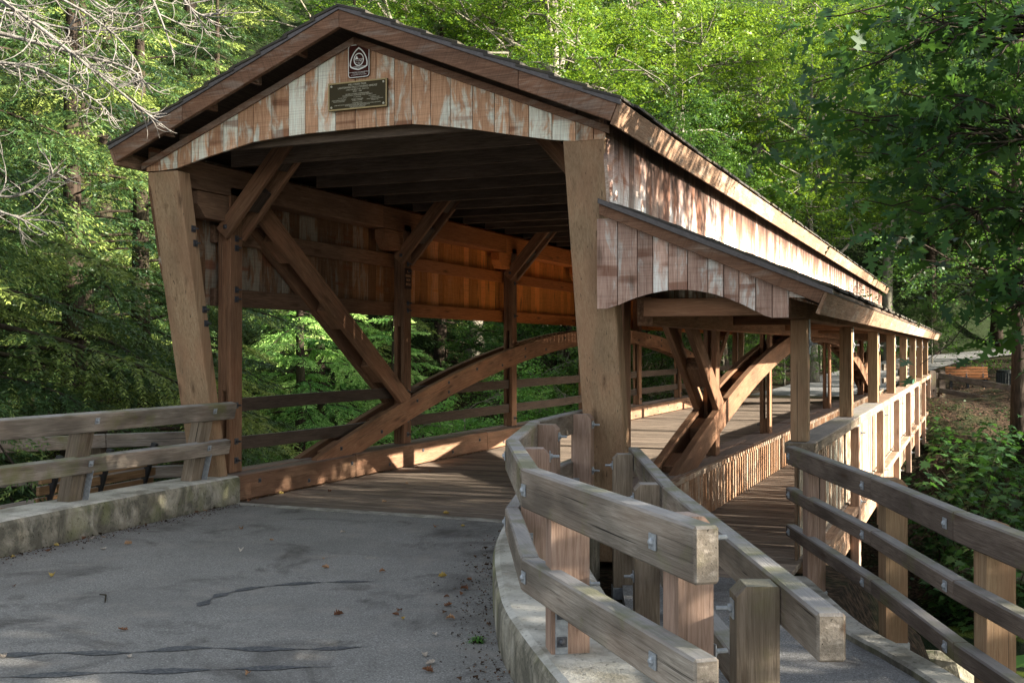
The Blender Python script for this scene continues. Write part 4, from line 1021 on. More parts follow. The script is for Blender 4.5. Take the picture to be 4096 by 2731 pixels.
# ------------------------------------------------------------------ benches, bin, box
def make_bench(loc, rz, label, L=1.75, bm_='bench'):
    t = thing('park_bench', loc, label, 'bench'); ms = Matrix.Translation(Vector(loc)) @ Matrix.Rotation(rz, 4, 'Z')
    def W(x, y, z): return ms @ Vector((x, y, z))
    up = ms.to_3x3() @ Vector((0, 0, 1))
    for i in range(6):   # seat slats
        y = .06 + i * .078; b = MB(); b.beam(W(-L / 2, y, .445 - .008 * (5 - i) * 0), W(L / 2, y, .445), .066, .036, (0, 0, 1), .006); part('seat_slat', b, M[bm_], t)
    for i in range(4):   # back slats, leaning away from the seat
        z = .52 + i * .105; y = .0 - .024 * (i + 1); b = MB(); b.beam(W(-L / 2, y, z), W(L / 2, y, z), .036, .085, (0, 0, 1), .006); part('back_slat', b, M[bm_], t)
    for x in (-L / 2 + .16, 0, L / 2 - .16):
        b = MB(); b.beam(W(x, .02, .38), W(x, -.165, .93), .05, .06, ms.to_3x3() @ Vector((0, 1, 0)), .004)
        b.beam(W(x, -.02, .405), W(x, .50, .405), .05, .045, (0, 0, 1), .004); b.beam(W(x, .20, 0), W(x, .20, .38), .10, .10, ms.to_3x3() @ Vector((0, 1, 0)), .004)
        part('support', b, M['black'], t)
    return t
b1 = make_bench((-7.86, 8.35, -.30), R(90 + 6), 'wooden slatted bench seen from behind, beyond the left kerb wall', 1.75, 'benchbrown')
b2 = make_bench((-.30, 45.3, gh(-.3, 45.3)), R(180 + 10), 'orange wooden slatted bench on the far bank near the dark bin', 1.5)
t = thing('litter_bin', (1.05, 46.0, gh(1.05, 46)), 'dark cylindrical litter bin beside a thick trunk on the far bank', 'bin'); g_ = gh(1.05, 46)
b = MB(); b.tube([(1.05, 46, g_), (1.05, 46, g_ + .06), (1.05, 46, g_ + .86), (1.05, 46, g_ + .88)], [.28, .30, .30, .29], 20); b.smooth = False; part('bin_body', b, M['can'], t)
b = MB(); b.tube([(1.05, 46, g_ + .88), (1.05, 46, g_ + .93), (1.05, 46, g_ + .95)], [.315, .315, .22], 20); part('bin_rim', b, M['can'], t)
b = MB()
for k in range(20): a = 2 * math.pi * k / 20; b.box(1.05 + .302 * math.cos(a) - .02, 1.05 + .302 * math.cos(a) + .02, 46 + .302 * math.sin(a) - .02, 46 + .302 * math.sin(a) + .02, g_ + .08, g_ + .84, .003, 2)
part('bin_slats', b, M['can'], t)
t = thing('leaf_box', (-1.415, 27.3, .784), 'small dark green box resting on the sunny walkway rail', 'box')
b = MB(); b.box(-1.51, -1.32, 27.0, 27.75, .784, .86, .006, 1); part('box_body', b, M['greenbox'], t)
b = MB(); b.box(-1.515, -1.315, 26.99, 27.76, .862, .878, .004, 1); part('box_lid', b, M['signwhite'] if False else M['greenbox'], t)

# stones on the creek edge
def rock(loc, r, label, seed):
    bm = bmesh.new(); bmesh.ops.create_icosphere(bm, subdivisions=3, radius=1); rg = random.Random(seed); ph = [rg.uniform(0, 6) for _ in range(6)]
    for v in bm.verts:
        p = v.co; k = 1 + .16 * math.sin(3 * p.x + ph[0]) + .13 * math.sin(4 * p.y + ph[1]) + .1 * math.sin(5 * p.z + ph[2]) + .05 * math.sin(9 * p.x + 7 * p.y + ph[3])
        v.co = Vector((p.x * r[0], p.y * r[1], p.z * r[2])) * k
    me = bpy.data.meshes.new('creek_rock'); bm.to_mesh(me); bm.free(); me.materials.append(M['rock'])
    o = bpy.data.objects.new('creek_rock', me); COL.objects.link(o); o.location = loc; return tag(o, label, 'rock', 'rocks along the creek')
rock((-.55, 19.3, -3.9), (1.2, .8, .5), 'broad mossy rock at the water edge below the ramp fence', 3)
rock((-.1, 26.4, -3.6), (.6, .45, .4), 'pale stone low on the far bank beside the walkway posts', 5)
rock((.55, 26.9, -3.3), (.75, .5, .42), 'larger pale stone low on the far bank right of the other', 6)
rock((-3.4, 17.5, -4.0), (.8, .7, .35), 'flat wet rock in the creek under the walkway', 8)
rock((-1.3, 16.6, -4.0), (.5, .4, .25), 'small green rock lying in the shallow creek', 9)
# ------------------------------------------------------------------ foliage generators (numpy)
def unit(a): return a / np.maximum(np.linalg.norm(a, axis=-1, keepdims=True), 1e-9)
def rhombs(B, D, S, L, W, fold=.12, N=None):
    """pointed leaf quads: base B, direction D, sideways S, length L, width W"""
    L = L[:, None]; W = W[:, None]; n = np.cross(D, S) if N is None else N
    m = B + D * L * .45
    return np.stack([B, m + S * W * .5 + n * W * fold, B + D * L, m - S * W * .5 + n * W * fold], 1).reshape(-1, 3)
def hemlock(seed, H, Rr, nb, zb0=.12, twig=.105, tw=.022, droop=.36):
    r = np.random.default_rng(seed); wood_ = MB(); rad0 = H * .014 + .05
    tz = np.linspace(0, H, 12); wob = r.normal(0, .05, (12, 2)).cumsum(0) * .5
    wood_.tube([(wob[i, 0], wob[i, 1], tz[i]) for i in range(12)], [max(.012, rad0 * (1 - tz[i] / H) ** .8 * (1.25 if i == 0 else 1)) for i in range(12)], 8)
    Bs, Ds, Ss, Ls, Ws, Ts = [], [], [], [], [], []
    for i in range(nb):
        f = zb0 + (1 - zb0) * ((i + r.random()) / nb) ** .9; z0 = f * H
        L = Rr * (1 - f ** 1.5) * r.uniform(.6, 1.15) + .35; az = i * 2.39996 + r.normal(0, .35)
        d = np.array([math.cos(az), math.sin(az), 0]); sd = np.array([-d[1], d[0], 0]); rise = r.uniform(-.12, .22) + .15 * f; dr = droop * r.uniform(.6, 1.3)
        tx, ty = np.interp(z0, tz, wob[:, 0]), np.interp(z0, tz, wob[:, 1])
        bend = r.normal(0, .18)
        P = lambda s: np.array([tx, ty, z0]) + d * (L * s)[..., None] + sd * (bend * L * s * s)[..., None] + np.array([0, 0, 1.]) * (L * (rise * s - dr * s * s))[..., None]
        ss = np.linspace(0, 1, 6); wood_.tube([tuple(q) for q in P(ss)], [max(.004, .011 * L * (1 - .85 * q)) for q in ss], 4, False)
        bt = np.clip(.42 + r.normal(0, .20) + .1 * (f - .5), .05, .95)
        sj = np.arange(.10 if L < 1.5 else .25, 1, .085 / L); 
        for side in (-1, 1):
            s = sj + r.uniform(0, .05 / L, len(sj)); s = s[r.random(len(s)) > .12]
            if not len(s): continue
            bl = np.clip((.30 + .22 * r.random(len(s))) * L * (1 - s) ** .75, 0, .85) + .10
            bd = unit(d * .62 + sd * side * .78 + np.array([0, 0, 1.]) * r.normal(-.12, .14, len(s))[:, None] + d * r.normal(0, .15, len(s))[:, None]); bp = P(s)
            nt = np.maximum((bl / .040).astype(int), 2); idx = np.repeat(np.arange(len(s)), nt)
            k = np.concatenate([np.arange(q) for q in nt]); t = (k + .5) * .040
            frac = t / bl[idx]
            for sg in (-1, 1):
                b0 = bp[idx] + bd[idx] * t[:, None] + np.array([0, 0, -1.]) * (.50 * t * t)[:, None]
                pr = unit(np.cross(np.array([0, 0, 1.]), bd[idx])) * sg
                td = unit(bd[idx] * .68 + pr * .72 + np.array([0, 0, 1.]) * r.normal(-.42, .30, len(t))[:, None] + r.normal(0, .14, (len(t), 3)))
                Bs.append(b0); Ds.append(td); up = unit(np.array([0, 0, 1.]) + r.normal(0, .75, (len(t), 3))); Ss.append(unit(np.cross(up, td)))
                Ls.append(twig * (1.15 - .6 * frac) * r.uniform(.7, 1.25, len(t))); Ws.append(np.full(len(t), tw) * r.uniform(.7, 1.3, len(t)))
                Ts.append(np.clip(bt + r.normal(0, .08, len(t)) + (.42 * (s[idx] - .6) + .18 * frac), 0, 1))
    B, D, S, L, W, T = map(np.concatenate, (Bs, Ds, Ss, Ls, Ws, Ts))
    return wood_, rhombs(B, D, S, L, W), T
def sprays(r, P, D, per, length, leafL, leafW, Tb, sprd=.5, droop=.12):
    """flat sprays of alternate leaves; P,D (n,3)"""
    n = len(P); U = unit(np.array([0, 0, 1.]) + r.normal(0, .40, (n, 3))); S = unit(np.cross(U, D)); out = []; T = []
    for k in range(per):
        t = (k + r.random(n)) / per; sg = 1 if k % 2 else -1
        b0 = P + D * (t * length)[:, None] + S * (sg * .03 + r.normal(0, .07, n) * length)[:, None] + U * (r.normal(0, .05, n) - droop * t * t)[:, None]
        ld = unit(D * .55 + S * (sg * r.uniform(.5, 1.1, n))[:, None] + U * r.normal(-.15, .25, n)[:, None])
        s2 = unit(np.cross(unit(U + r.normal(0, .5, (n, 3))), ld))
        sc_ = r.uniform(.7, 1.25, n)
        out.append(rhombs(b0, ld, s2, leafL * sc_, leafW * sc_)); T.append(np.clip(Tb + r.normal(0, .13, n), 0, 1))
    return np.concatenate(out), np.concatenate(T)
def deciduous(seed, H, Rr, base, nspray, leafL=.10, leafW=.062, per=26, trunk_r=.25, nlimb=12, lean=(0, 0), spl=.75, fork=False, flat=.8):
    r = np.random.default_rng(seed); w = MB()
    top = H * .86; zz = np.linspace(0, top, 9); cx = np.interp(zz, [0, top], [0, lean[0]]) + r.normal(0, .10, 9).cumsum() * .25; cy = np.interp(zz, [0, top], [0, lean[1]]) + r.normal(0, .10, 9).cumsum() * .25
    w.tube([(cx[i], cy[i], zz[i]) for i in range(9)], [max(.03, trunk_r * (1 - .8 * zz[i] / top)) * (1.3 if i == 0 else 1) for i in range(9)], 10)
    tips = []; dirs = []
    for i in range(nlimb):
        f = base + (1 - base) * (i + r.random()) / nlimb; z0 = f * top; az = i * 2.4 + r.normal(0, .4)
        L = Rr * (1.05 - .55 * ((f - base) / (1 - base)) ** 1.5) * r.uniform(.75, 1.15); el = R(r.uniform(15, 50) if not fork else r.uniform(35, 62))
        p = np.array([np.interp(z0, zz, cx), np.interp(z0, zz, cy), z0]); d = np.array([math.cos(az) * math.cos(el), math.sin(az) * math.cos(el), math.sin(el)])
        pts = [p]; n = 7
        for k in range(n):
            d = unit(d + r.normal(0, .13, 3) + np.array([0, 0, -.05 if not fork else .02])); p = p + d * L / n; pts.append(p)
            if k >= 2:
                for q in range(3):
                    sd = unit(d * r.uniform(.2, .8) + r.normal(0, .75, 3) * np.array([1, 1, .35])); l2 = L * r.uniform(.22, .5); pp = [p]; dd = sd
                    for e in range(4): dd = unit(dd + r.normal(0, .14, 3) + np.array([0, 0, -.04])); pp.append(pp[-1] + dd * l2 / 4)
                    r0 = max(.012, trunk_r * .13)
                    w.tube([tuple(x) for x in pp], [r0, r0 * .8, r0 * .6, r0 * .4, r0 * .2], 4, False)
                    for e in range(1, 5): tips.append(pp[e]); dirs.append(dd)
        lr = trunk_r * (.5 if fork else .38) * (1.1 - .5 * f)
        w.tube([tuple(x) for x in pts], [max(.01, lr * (1 - .88 * k / n)) for k in range(n + 1)], 6, False)
    tips = np.array(tips); dirs = np.array(dirs)
    pick = r.integers(0, len(tips), nspray); off = r.normal(0, .38, (nspray, 3)) * np.array([1, 1, .5]) * (Rr / 4)
    P = tips[pick] + off; D = unit(dirs[pick] * np.array([1, 1, .3]) + r.normal(0, .4, (nspray, 3)) * np.array([1, 1, .4]))
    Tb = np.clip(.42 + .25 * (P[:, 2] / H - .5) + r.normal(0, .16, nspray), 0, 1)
    V, T = sprays(r, P, D, per, spl, leafL, leafW, Tb)
    return w, V, T
OAK = np.array([(0, 0), (.03, .12), (.20, .16), (.10, .24), (.06, .33), (.30, .42), (.34, .50), (.24, .50), (.08, .54), (.10, .62), (.27, .74), (.17, .74), (.06, .78), (.10, .88), (.02, .93), (0, 1.0),
                (-.05, .90), (-.12, .86), (-.07, .76), (-.20, .72), (-.28, .68), (-.11, .58), (-.07, .52), (-.25, .52), (-.35, .44), (-.28, .40), (-.07, .30), (-.11, .22), (-.2, .13), (-.03, .10)])
MAPLE = np.array([(0, 0), (.14, .02), (.34, -.02), (.30, .16), (.52, .30), (.30, .38), (.34, .62), (.14, .56), (0, 1.0), (-.14, .56), (-.34, .62), (-.30, .38), (-.52, .30), (-.30, .16), (-.34, -.02), (-.14, .02)])
def shaped(B, D, S, L, outline, curl=.15):
    N = np.cross(D, S); x, y = outline[:, 0], outline[:, 1]
    z = -curl * (y - .3) ** 2 + .18 * np.abs(x) * np.sign(curl)
    V = B[:, None] + L[:, None, None] * (D[:, None] * y[None, :, None] + S[:, None] * x[None, :, None] + N[:, None] * z[None, :, None])
    return V.reshape(-1, 3)

class Proto: pass
PROTO = {}
def proto(key, wmb, V, T, leafmat, barkmat, per=4):
    p = Proto(); wmb.smooth = True
    p.trunk = mesh_of(key + '_wood', wmb); p.trunk.materials.append(barkmat)
    p.crown = np_mesh(key + '_leaves', V, per, T); p.crown.materials.append(leafmat); PROTO[key] = p
def tree(key, name, x, y, rz, s, label, cat='tree', group=None, z=None, crown_mat=None):
    p = PROTO[key]; loc = Vector((x, y, gh(x, y) - .05 if z is None else z))
    t = thing(name, loc, label, cat, group)
    for nm, me in (('trunk', p.trunk), ('crown', p.crown)):
        o = bpy.data.objects.new(nm, me); COL.objects.link(o); o.parent = t
        if nm == 'crown' and crown_mat: o.material_slots[0].link = 'OBJECT'; o.material_slots[0].material = crown_mat
    t.rotation_euler = (0, 0, rz); t.scale = (s, s, s); return t

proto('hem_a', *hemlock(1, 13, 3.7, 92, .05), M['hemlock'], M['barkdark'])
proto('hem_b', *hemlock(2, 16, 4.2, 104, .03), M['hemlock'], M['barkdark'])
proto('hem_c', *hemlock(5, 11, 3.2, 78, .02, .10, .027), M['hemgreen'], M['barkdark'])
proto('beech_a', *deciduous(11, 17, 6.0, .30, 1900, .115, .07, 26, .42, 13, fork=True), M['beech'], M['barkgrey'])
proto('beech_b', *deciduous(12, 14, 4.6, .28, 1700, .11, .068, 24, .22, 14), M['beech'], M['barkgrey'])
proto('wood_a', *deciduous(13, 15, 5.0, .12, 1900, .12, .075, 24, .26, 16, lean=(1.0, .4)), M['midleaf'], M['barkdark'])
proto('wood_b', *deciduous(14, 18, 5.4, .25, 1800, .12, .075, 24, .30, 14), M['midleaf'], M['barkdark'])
proto('sapling', *deciduous(15, 6.5, 2.8, .06, 620, .10, .068, 22, .07, 14, spl=.6), M['midleaf'], M['barkgrey'])

# hemlocks crowding the left bank (x, y, kind, turn, size, label)
G1 = 'hemlocks crowding the left bank'
for x, y, k, rz, s, lab in (
    (-11.2, 9.3, 'hem_b', .3, .86, 'yellow-green hemlock with drooping sprays nearest the left edge of the view'),
    (-12.6, 12.9, 'hem_a', 1.9, 1.0, 'hemlock with dark lower gaps standing left of the raking bridge post'),
    (-13.6, 15.6, 'hem_b', 4.0, .95, 'tall hemlock rising directly behind the left roof corner'),
    (-16.2, 12.4, 'hem_b', 2.2, 1.0, 'broad hemlock set back in the far left corner of the wood'),
    (-17.6, 18.4, 'hem_b', 5.0, 1.15, 'dark hemlock deep in the wood left of the roof'),
    (-15.9, 24.0, 'hem_c', .5, 1.0, 'bright fresh-green hemlock seen through the first bridge opening'),
    (-18.4, 28.8, 'hem_c', 2.7, 1.15, 'fresh-green hemlock seen behind the first tall diagonal brace'),
    (-14.2, 25.8, 'hem_c', 3.6, .72, 'small fresh-green hemlock low behind the left guard rails'),
    (-21.5, 23.0, 'hem_b', 1.2, 1.2, 'shadowed hemlock far back between the left trunks'),
    (-23.5, 30.5, 'hem_a', 3.1, 1.35, 'hemlock showing above the left roof slope near the peak'),
    (-21.0, 15.0, 'hem_a', .1, 1.3, 'hemlock far back at the left margin behind the bare twigs'),
    (-26.0, 25.0, 'hem_b', .8, 1.3, 'tallest hemlock at the back of the left slope'),
    (-19.2, 38.5, 'hem_b', 1.9, 1.1, 'hemlock behind the roof peak, left of the first beech'),
    (-27.5, 34.0, 'hem_b', 2.8, 1.4, 'hemlock high on the left hill behind the roof'),
    (-30.0, 20.0, 'hem_b', .2, 1.4, 'hemlock on the left hill behind the bare twigs'),
    (-11.9, 7.0, 'hem_a', 1.0, .92, 'hemlock just left of the view with branches drooping over the left fence'),
    (-14.8, 18.6, 'hem_a', .7, .8, 'shaded hemlock behind the raking post with bare lower trunk'),
    (-15.5, 10.0, 'hem_a', 2.9, 1.1, 'hemlock half hidden at the extreme left above the overlook fence'),
    (-20.2, 33.8, 'hem_a', 4.4, 1.25, 'hemlock standing behind the roof ridge on the left side')):
    tree(k, 'hemlock_tree', x, y, rz, s, lab, 'tree', G1)
G2 = 'bright beeches behind the roof'
for x, y, k, rz, s, lab in (
    (-14.3, 38.2, 'beech_a', .4, 1.0, 'big forked grey beech with bright leaves rising behind the roof right of the peak'),
    (-18.6, 40.6, 'beech_a', 2.6, 1.0, 'bright beech just right of the roof peak with thin pale limbs'),
    (-11.4, 44.6, 'beech_b', 1.1, 1.25, 'bright leafy beech above the middle of the right roof slope'),
    (-9.2, 51.0, 'beech_a', 5.1, 1.05, 'yellow-green beech farther up the slope behind the roof'),
    (-6.3, 47.6, 'beech_b', 3.8, 1.15, 'light green beech above the far part of the roof'),
    (-13.6, 54.0, 'beech_a', 1.7, 1.25, 'tall beech on the hill behind the forked one'),
    (-22.5, 45.0, 'beech_a', 3.3, 1.15, 'beech up the hill behind the roof peak'),
    (-4.2, 60.5, 'beech_b', .9, 1.5, 'leaning beech beyond the far road bend')):
    tree(k, 'beech_tree', x, y, rz, s, lab, 'tree', G2)
G3 = 'dark woodland trees beyond the far bank'
for x, y, k, rz, s, lab in (
    (-12.6, 33.5, 'wood_a', 1.2, .5, 'dense green tree hiding the beech trunk beyond the rails'),
    (-11.6, 31.2, 'wood_a', .2, .62, 'leafy green tree overhanging the left guard rails at mid bridge'),
    (-10.4, 36.0, 'wood_a', 1.4, .75, 'green tree close behind the left side of the far portal'),
    (-8.6, 41.5, 'wood_a', 2.9, .7, 'bushy green tree at the left of the far road'),
    (-2.2, 66.0, 'wood_b', 1.0, 1.15, 'dark tree on the slope above the far road at the roof end'),
    (1.2, 73.5, 'wood_a', 4.1, 1.3, 'dark spreading tree above the far road behind the bench'),
    (4.6, 60.0, 'wood_b', 2.0, 1.2, 'shaded tree right of the far bench'),
    (8.5, 70.0, 'wood_a', .6, 1.3, 'deep green tree at the right end of the far road'),
    (-1.0, 82.0, 'wood_b', 3.0, 1.5, 'tall shaded tree at the top of the far slope'),
    (-6.0, 78.0, 'wood_a', 5.5, 1.5, 'mid green tree high on the slope behind the leaning beech'),
    (-16.0, 66.0, 'wood_b', .3, 1.5, 'mid green tree on the hilltop behind the beeches'),
    (-28.0, 52.0, 'wood_b', 2.4, 1.4, 'hilltop tree behind the left hemlocks'),
    (1.15, 33.6, 'wood_b', 1.5, .85, 'dark thick-trunked tree at the right margin beside the far bin'),
    (3.0, 78.0, 'wood_a', 1.1, 1.1, 'bushy dark tree directly above the far road behind the bin'),
    (6.0, 66.5, 'wood_a', 2.7, .8, 'low dark tree behind the thick trunk at the right margin'),
    (12.0, 52.0, 'wood_b', 4.6, 1.1, 'dark tree beyond the right edge of the far bank'),
    (5.6, 85.0, 'wood_a', 2.2, 1.5, 'tree in the darkness at the top right of the far slope')):
    tree(k, 'woodland_tree', x, y, rz, s, lab, 'tree', G3)
G4 = 'leafy saplings on the far bank'
for x, y, rz, s, lab in ((-10.8, 27.8, .5, .85, 'leafy sapling low beyond the left rails at mid bridge'), (-9.6, 33.0, 2.2, .8, 'leafy sapling by the far left bridge corner'),
                         (-8.2, 39.2, 1.0, .6, 'low sapling beside the left kerb of the far road'), (-12.8, 34.5, 3.7, 1.0, 'leafy sapling behind the second tall truss post'),
                         (-1.9, 57.8, .2, .55, 'low shrub at the inner edge of the far road bend'), (-6.9, 55.0, 2.8, .8, 'sapling on the left verge of the far road'),
                         (-7.4, 47.0, 4.2, .7, 'sapling in the gap behind the far portal')):
    tree('sapling', 'sapling', x, y, rz, s, lab, 'sapling', G4)
M['brightleaf'] = leafm('bright_sapling_leaves', (.04, .13, .03), (.15, .36, .07), (.34, .55, .14), .42, .1, tcol=(.25, .5, .08))  # leaf colour brightened to look lit within the bridge's shade
for x, y, rz, s, lab in ((-10.6, 22.8, 1.1, .80, 'bright leafy sapling just beyond the arch at mid bridge'), (-9.9, 27.2, 3.3, .78, 'bright leafy sapling behind the third tall truss post'), (-12.2, 19.8, 5.0, .55, 'small bright sapling low behind the second truss post')):
    tree('sapling', 'sapling', x, y, rz, s, lab, 'sapling', G4, crown_mat=M['brightleaf'])
# trees on the right, outside the picture: put in to shade bridge, road and bank
for x, y, rz, s, lab in ((8.6, 25.0, .5, .32, 'low unseen sapling added to shade the bank, nearest the creek'), (9.2, 28.3, 1.7, .34, 'low unseen sapling added to shade the bank, second from the creek'), (8.8, 31.4, 3.0, .32, 'low unseen sapling added to shade the bank below the far bench'), (9.4, 34.6, 4.0, .34, 'low unseen sapling added to shade the bank, farthest from the creek')):
    tree('sapling', 'sapling', x, y, rz, s, lab, 'sapling', G4)
for x, y, rz, s, lab in ((6.2, 10.8, 2.5, 1.12, 'unseen young tree added for shade right of the walkway mouth, nearest the ramp'), (7.2, 13.4, .8, 1.2, 'unseen young tree added for shade right of the walkway, over the creek edge')):
    tree('sapling', 'sapling', x, y, rz, s, lab, 'sapling', G4)
G5 = 'tall unseen trees added for shade right of the ramp'
for x, y, k, rz, s, lab in ((10.0, 5.0, 'wood_a', .6, .84, 'tall unseen tree added for shade right of the ramp, nearest the road'), (10.0, -1.0, 'wood_a', 2.0, .84, 'tall unseen tree added for shade right of the ramp, behind the viewer'),
                            (11.0, 11.6, 'wood_a', 3.5, .72, 'tall unseen tree added for shade right of the ramp, farthest down the creek'), (10.0, 45.5, 'wood_a', 1.5, 1.15, 'tall tree added for shade right of the far bench, nearest the bridge'), (10.8, 40.4, 'wood_a', 2.2, .64, 'tree added for shade right of the far bench, below the fence'), (15.5, 49.0, 'wood_b', 2.5, 1.3, 'tall tree right of the far bench, back from the bridge'), (13.0, 55.5, 'wood_a', .3, 1.3, 'tall tree by the far road behind the bin'), (17.0, 62.0, 'wood_b', 4.3, 1.4, 'tall tree right of the far road, higher on the slope'), (9.2, 7.8, 'wood_a', 1.1, .80, 'tall tree right of the ramp, between the other two'), (9.0, 11.6, 'wood_a', 5.0, .50, 'tree at the creek edge right of the walkway')):
    tree(k, 'woodland_tree', x, y, rz, s, lab, 'tree', G5)

# ---- the oak whose branches hang into the picture
TIPS = [(-1.12,8.85,4.17),(-0.87,8.63,3.85),(-1.26,9.01,3.68),(-0.94,8.71,3.42),(-1.15,8.84,3.19),(-0.81,8.33,3.02),(-0.62,8.96,4.07),(-0.36,8.74,3.76),(-0.52,8.45,3.46),(-0.27,8.99,3.38),(-0.03,9.09,4.04),(0.17,8.74,3.71),(-0.54,8.77,3.13),(-0.23,8.47,2.90),(0.06,8.91,3.41),(0.28,9.22,3.25),(-1.03,8.78,2.87),(-0.74,8.58,2.70),(-0.46,8.48,2.61),(-0.57,8.76,2.45),(-0.18,8.92,2.58),(0.09,8.71,2.79),(0.28,9.22,2.72),(0.15,8.95,2.44),(-0.16,9.47,3.78),(-0.73,9.23,3.85),(-0.41,9.26,2.87),(0.00,9.43,3.17),(-0.79,9.10,3.38),(0.29,9.66,3.68),(0.31,9.45,4.20),(-0.35,9.50,4.33),(-0.90,9.27,4.33),(-0.20,8.91,2.09),(-0.07,8.86,1.92),(0.06,9.13,2.06),(0.21,8.98,1.86),(0.29,9.34,2.10),(0.15,9.28,2.23),(0.03,8.79,1.79),(0.30,9.12,1.73),(-1.47,9.14,3.48),(-1.57,9.32,3.30)]
NODES = [(0.56,9.45,4.07),(0.57,9.24,3.13),(0.57,9.24,2.64),(0.57,9.24,1.99)]
def oak():
    r = np.random.default_rng(21); bx, by = 5.4, 9.6; bz = gh(bx, by) - .1; t = thing('oak_tree', (bx, by, bz), 'dark oak with large lobed leaves hanging over the walkway at the upper right', 'tree'); w = MB(); w.smooth = True
    top = [(bx, by, bz), (bx - .05, by, bz + 3), (bx + .05, by - .1, bz + 6), (bx - .1, by, bz + 8), (bx, by + .1, bz + 9.5), (bx + .1, by, bz + 10.8)]
    w.tube(top, [.42, .33, .29, .24, .16, .05], 12)
    Bs, Ds, Ss, Ls, Ts, N1 = [], [], [], [], [], 0
    def cluster(p, d, n, spread, size, Tb):
        a = np.tile(np.array(p), (n, 1)) + r.normal(0, spread, (n, 3)) * np.array([1, 1, .75])
        D = unit(np.array(d) * .5 + r.normal(0, .62, (n, 3)) + np.array([0, 0, -.55])); U = unit(np.array([0, 0, 1.]) + r.normal(0, .55, (n, 3))); S = unit(np.cross(U, D))
        Bs.append(a); Ds.append(D); Ss.append(S); Ls.append(size * r.uniform(.65, 1.25, n)); Ts.append(np.clip(Tb + r.normal(0, .2, n), 0, 1))
    def limb(a, b_, r0, r1, sag=.0, n=6):
        a, b_ = np.array(a), np.array(b_); L = np.linalg.norm(b_ - a); pts = []
        for k in range(n + 1):
            u = k / n; j = r.normal(0, .035 * L, 3) * (0 < k < n); pts.append(tuple(a * (1 - u) + b_ * u + j + np.array([0, 0, sag * 4 * u * (1 - u)])))
        w.tube(pts, [r0 + (r1 - r0) * k / n for k in range(n + 1)], 6, False); return pts
    for nd, zt in zip(NODES, (8.6, 7.6, 7.0, 6.4)): limb((bx, by, bz + zt), nd, .10, .028, .25)
    for p in TIPS:
        nd = min(NODES, key=lambda q: (q[0] - p[0]) ** 2 * .3 + (q[1] - p[1]) ** 2 + (q[2] - p[2]) ** 2 * 2.2)
        pts = limb(nd, p, .014, .004, r.uniform(.0, .12)); d = np.array(p) - np.array(nd)
        for q in range(3, 7): cluster(pts[q], unit(d), (4 if q < 6 else 7) if p[2] > 2.35 else (2 if q < 5 else 4), .16, .19, .48)
        for q in range(2):
            e = np.array(pts[4]) + r.normal(0, .22, 3); limb(pts[3], e, .006, .003, 0, 3); cluster(e, unit(d), 6 if p[2] > 2.35 else 2, .13, .18, .48)
    n_in = sum(len(x) for x in Bs)
    # the rest of the crown
    for k in range(640):
        az = r.uniform(0, 6.283); el = r.uniform(-.55, 1.0); rad = r.uniform(.35, 1.0) ** .6
        c = np.array([bx - .4 + 4.2 * rad * math.cos(az), by - 2.6 + 6.6 * rad * math.sin(az), 4.1 + 3.0 * rad * math.sin(el * 1.2) * r.uniform(.5, 1)])
        if c[0] < 1.0 + .04 * c[1]: continue
        zt = np.clip((c[2] - bz) * .75, 4.8, 10)
        if k % 3 == 0: limb((bx, by, bz + zt), c, .045, .006, .1, 5)
        cluster(c, unit(c - np.array([bx, by, c[2] - .5])), 30, .36, .17, .42)
    B, D, S, L, T = map(np.concatenate, (Bs, Ds, Ss, Ls, Ts))
    loc = np.array([bx, by, bz])
    o = part('trunk', w, M['barkoak'], t)
    me = np_mesh('oak_crown', shaped(B - loc, D, S, L, OAK), len(OAK), T); me.materials.append(M['oakleaf'])
    place('crown', me, None, t, t.location)
oak()

# ---- bare dead branches at the upper left
DEADL = [[(-7.51,6.62,4.57),(-7.12,6.78,4.29),(-6.79,6.92,4.01),(-6.50,7.04,3.76),(-6.24,7.15,3.53),(-6.03,7.23,3.36)], [(-7.72,6.80,4.29),(-7.25,7.00,4.16),(-6.88,7.15,4.05),(-6.51,7.30,3.93),(-6.34,7.37,3.73)], [(-7.86,7.01,4.81),(-7.30,7.24,4.63),(-6.89,7.42,4.36),(-6.65,7.52,4.07),(-6.58,7.54,3.84)], [(-8.13,7.17,4.13),(-7.71,7.34,4.09),(-7.39,7.48,3.94),(-7.11,7.59,3.75),(-7.00,7.64,3.61)], [(-8.31,7.37,4.71),(-7.80,7.58,4.55),(-7.40,7.74,4.47),(-6.93,7.94,4.51)], [(-7.63,6.72,2.79),(-7.30,6.86,2.68),(-7.07,6.96,2.54)], [(-7.84,6.91,2.93),(-7.54,7.04,2.89),(-7.31,7.13,3.00),(-7.13,7.21,3.15)], [(-7.28,7.42,4.79),(-7.00,7.53,4.56),(-6.79,7.62,4.52),(-6.63,7.69,4.60)], [(-6.86,7.86,4.91),(-6.71,7.92,4.52),(-6.61,7.97,4.21)], [(-6.04,7.28,4.59),(-5.94,7.32,4.41),(-5.81,7.38,4.32),(-5.65,7.45,4.38)]] 
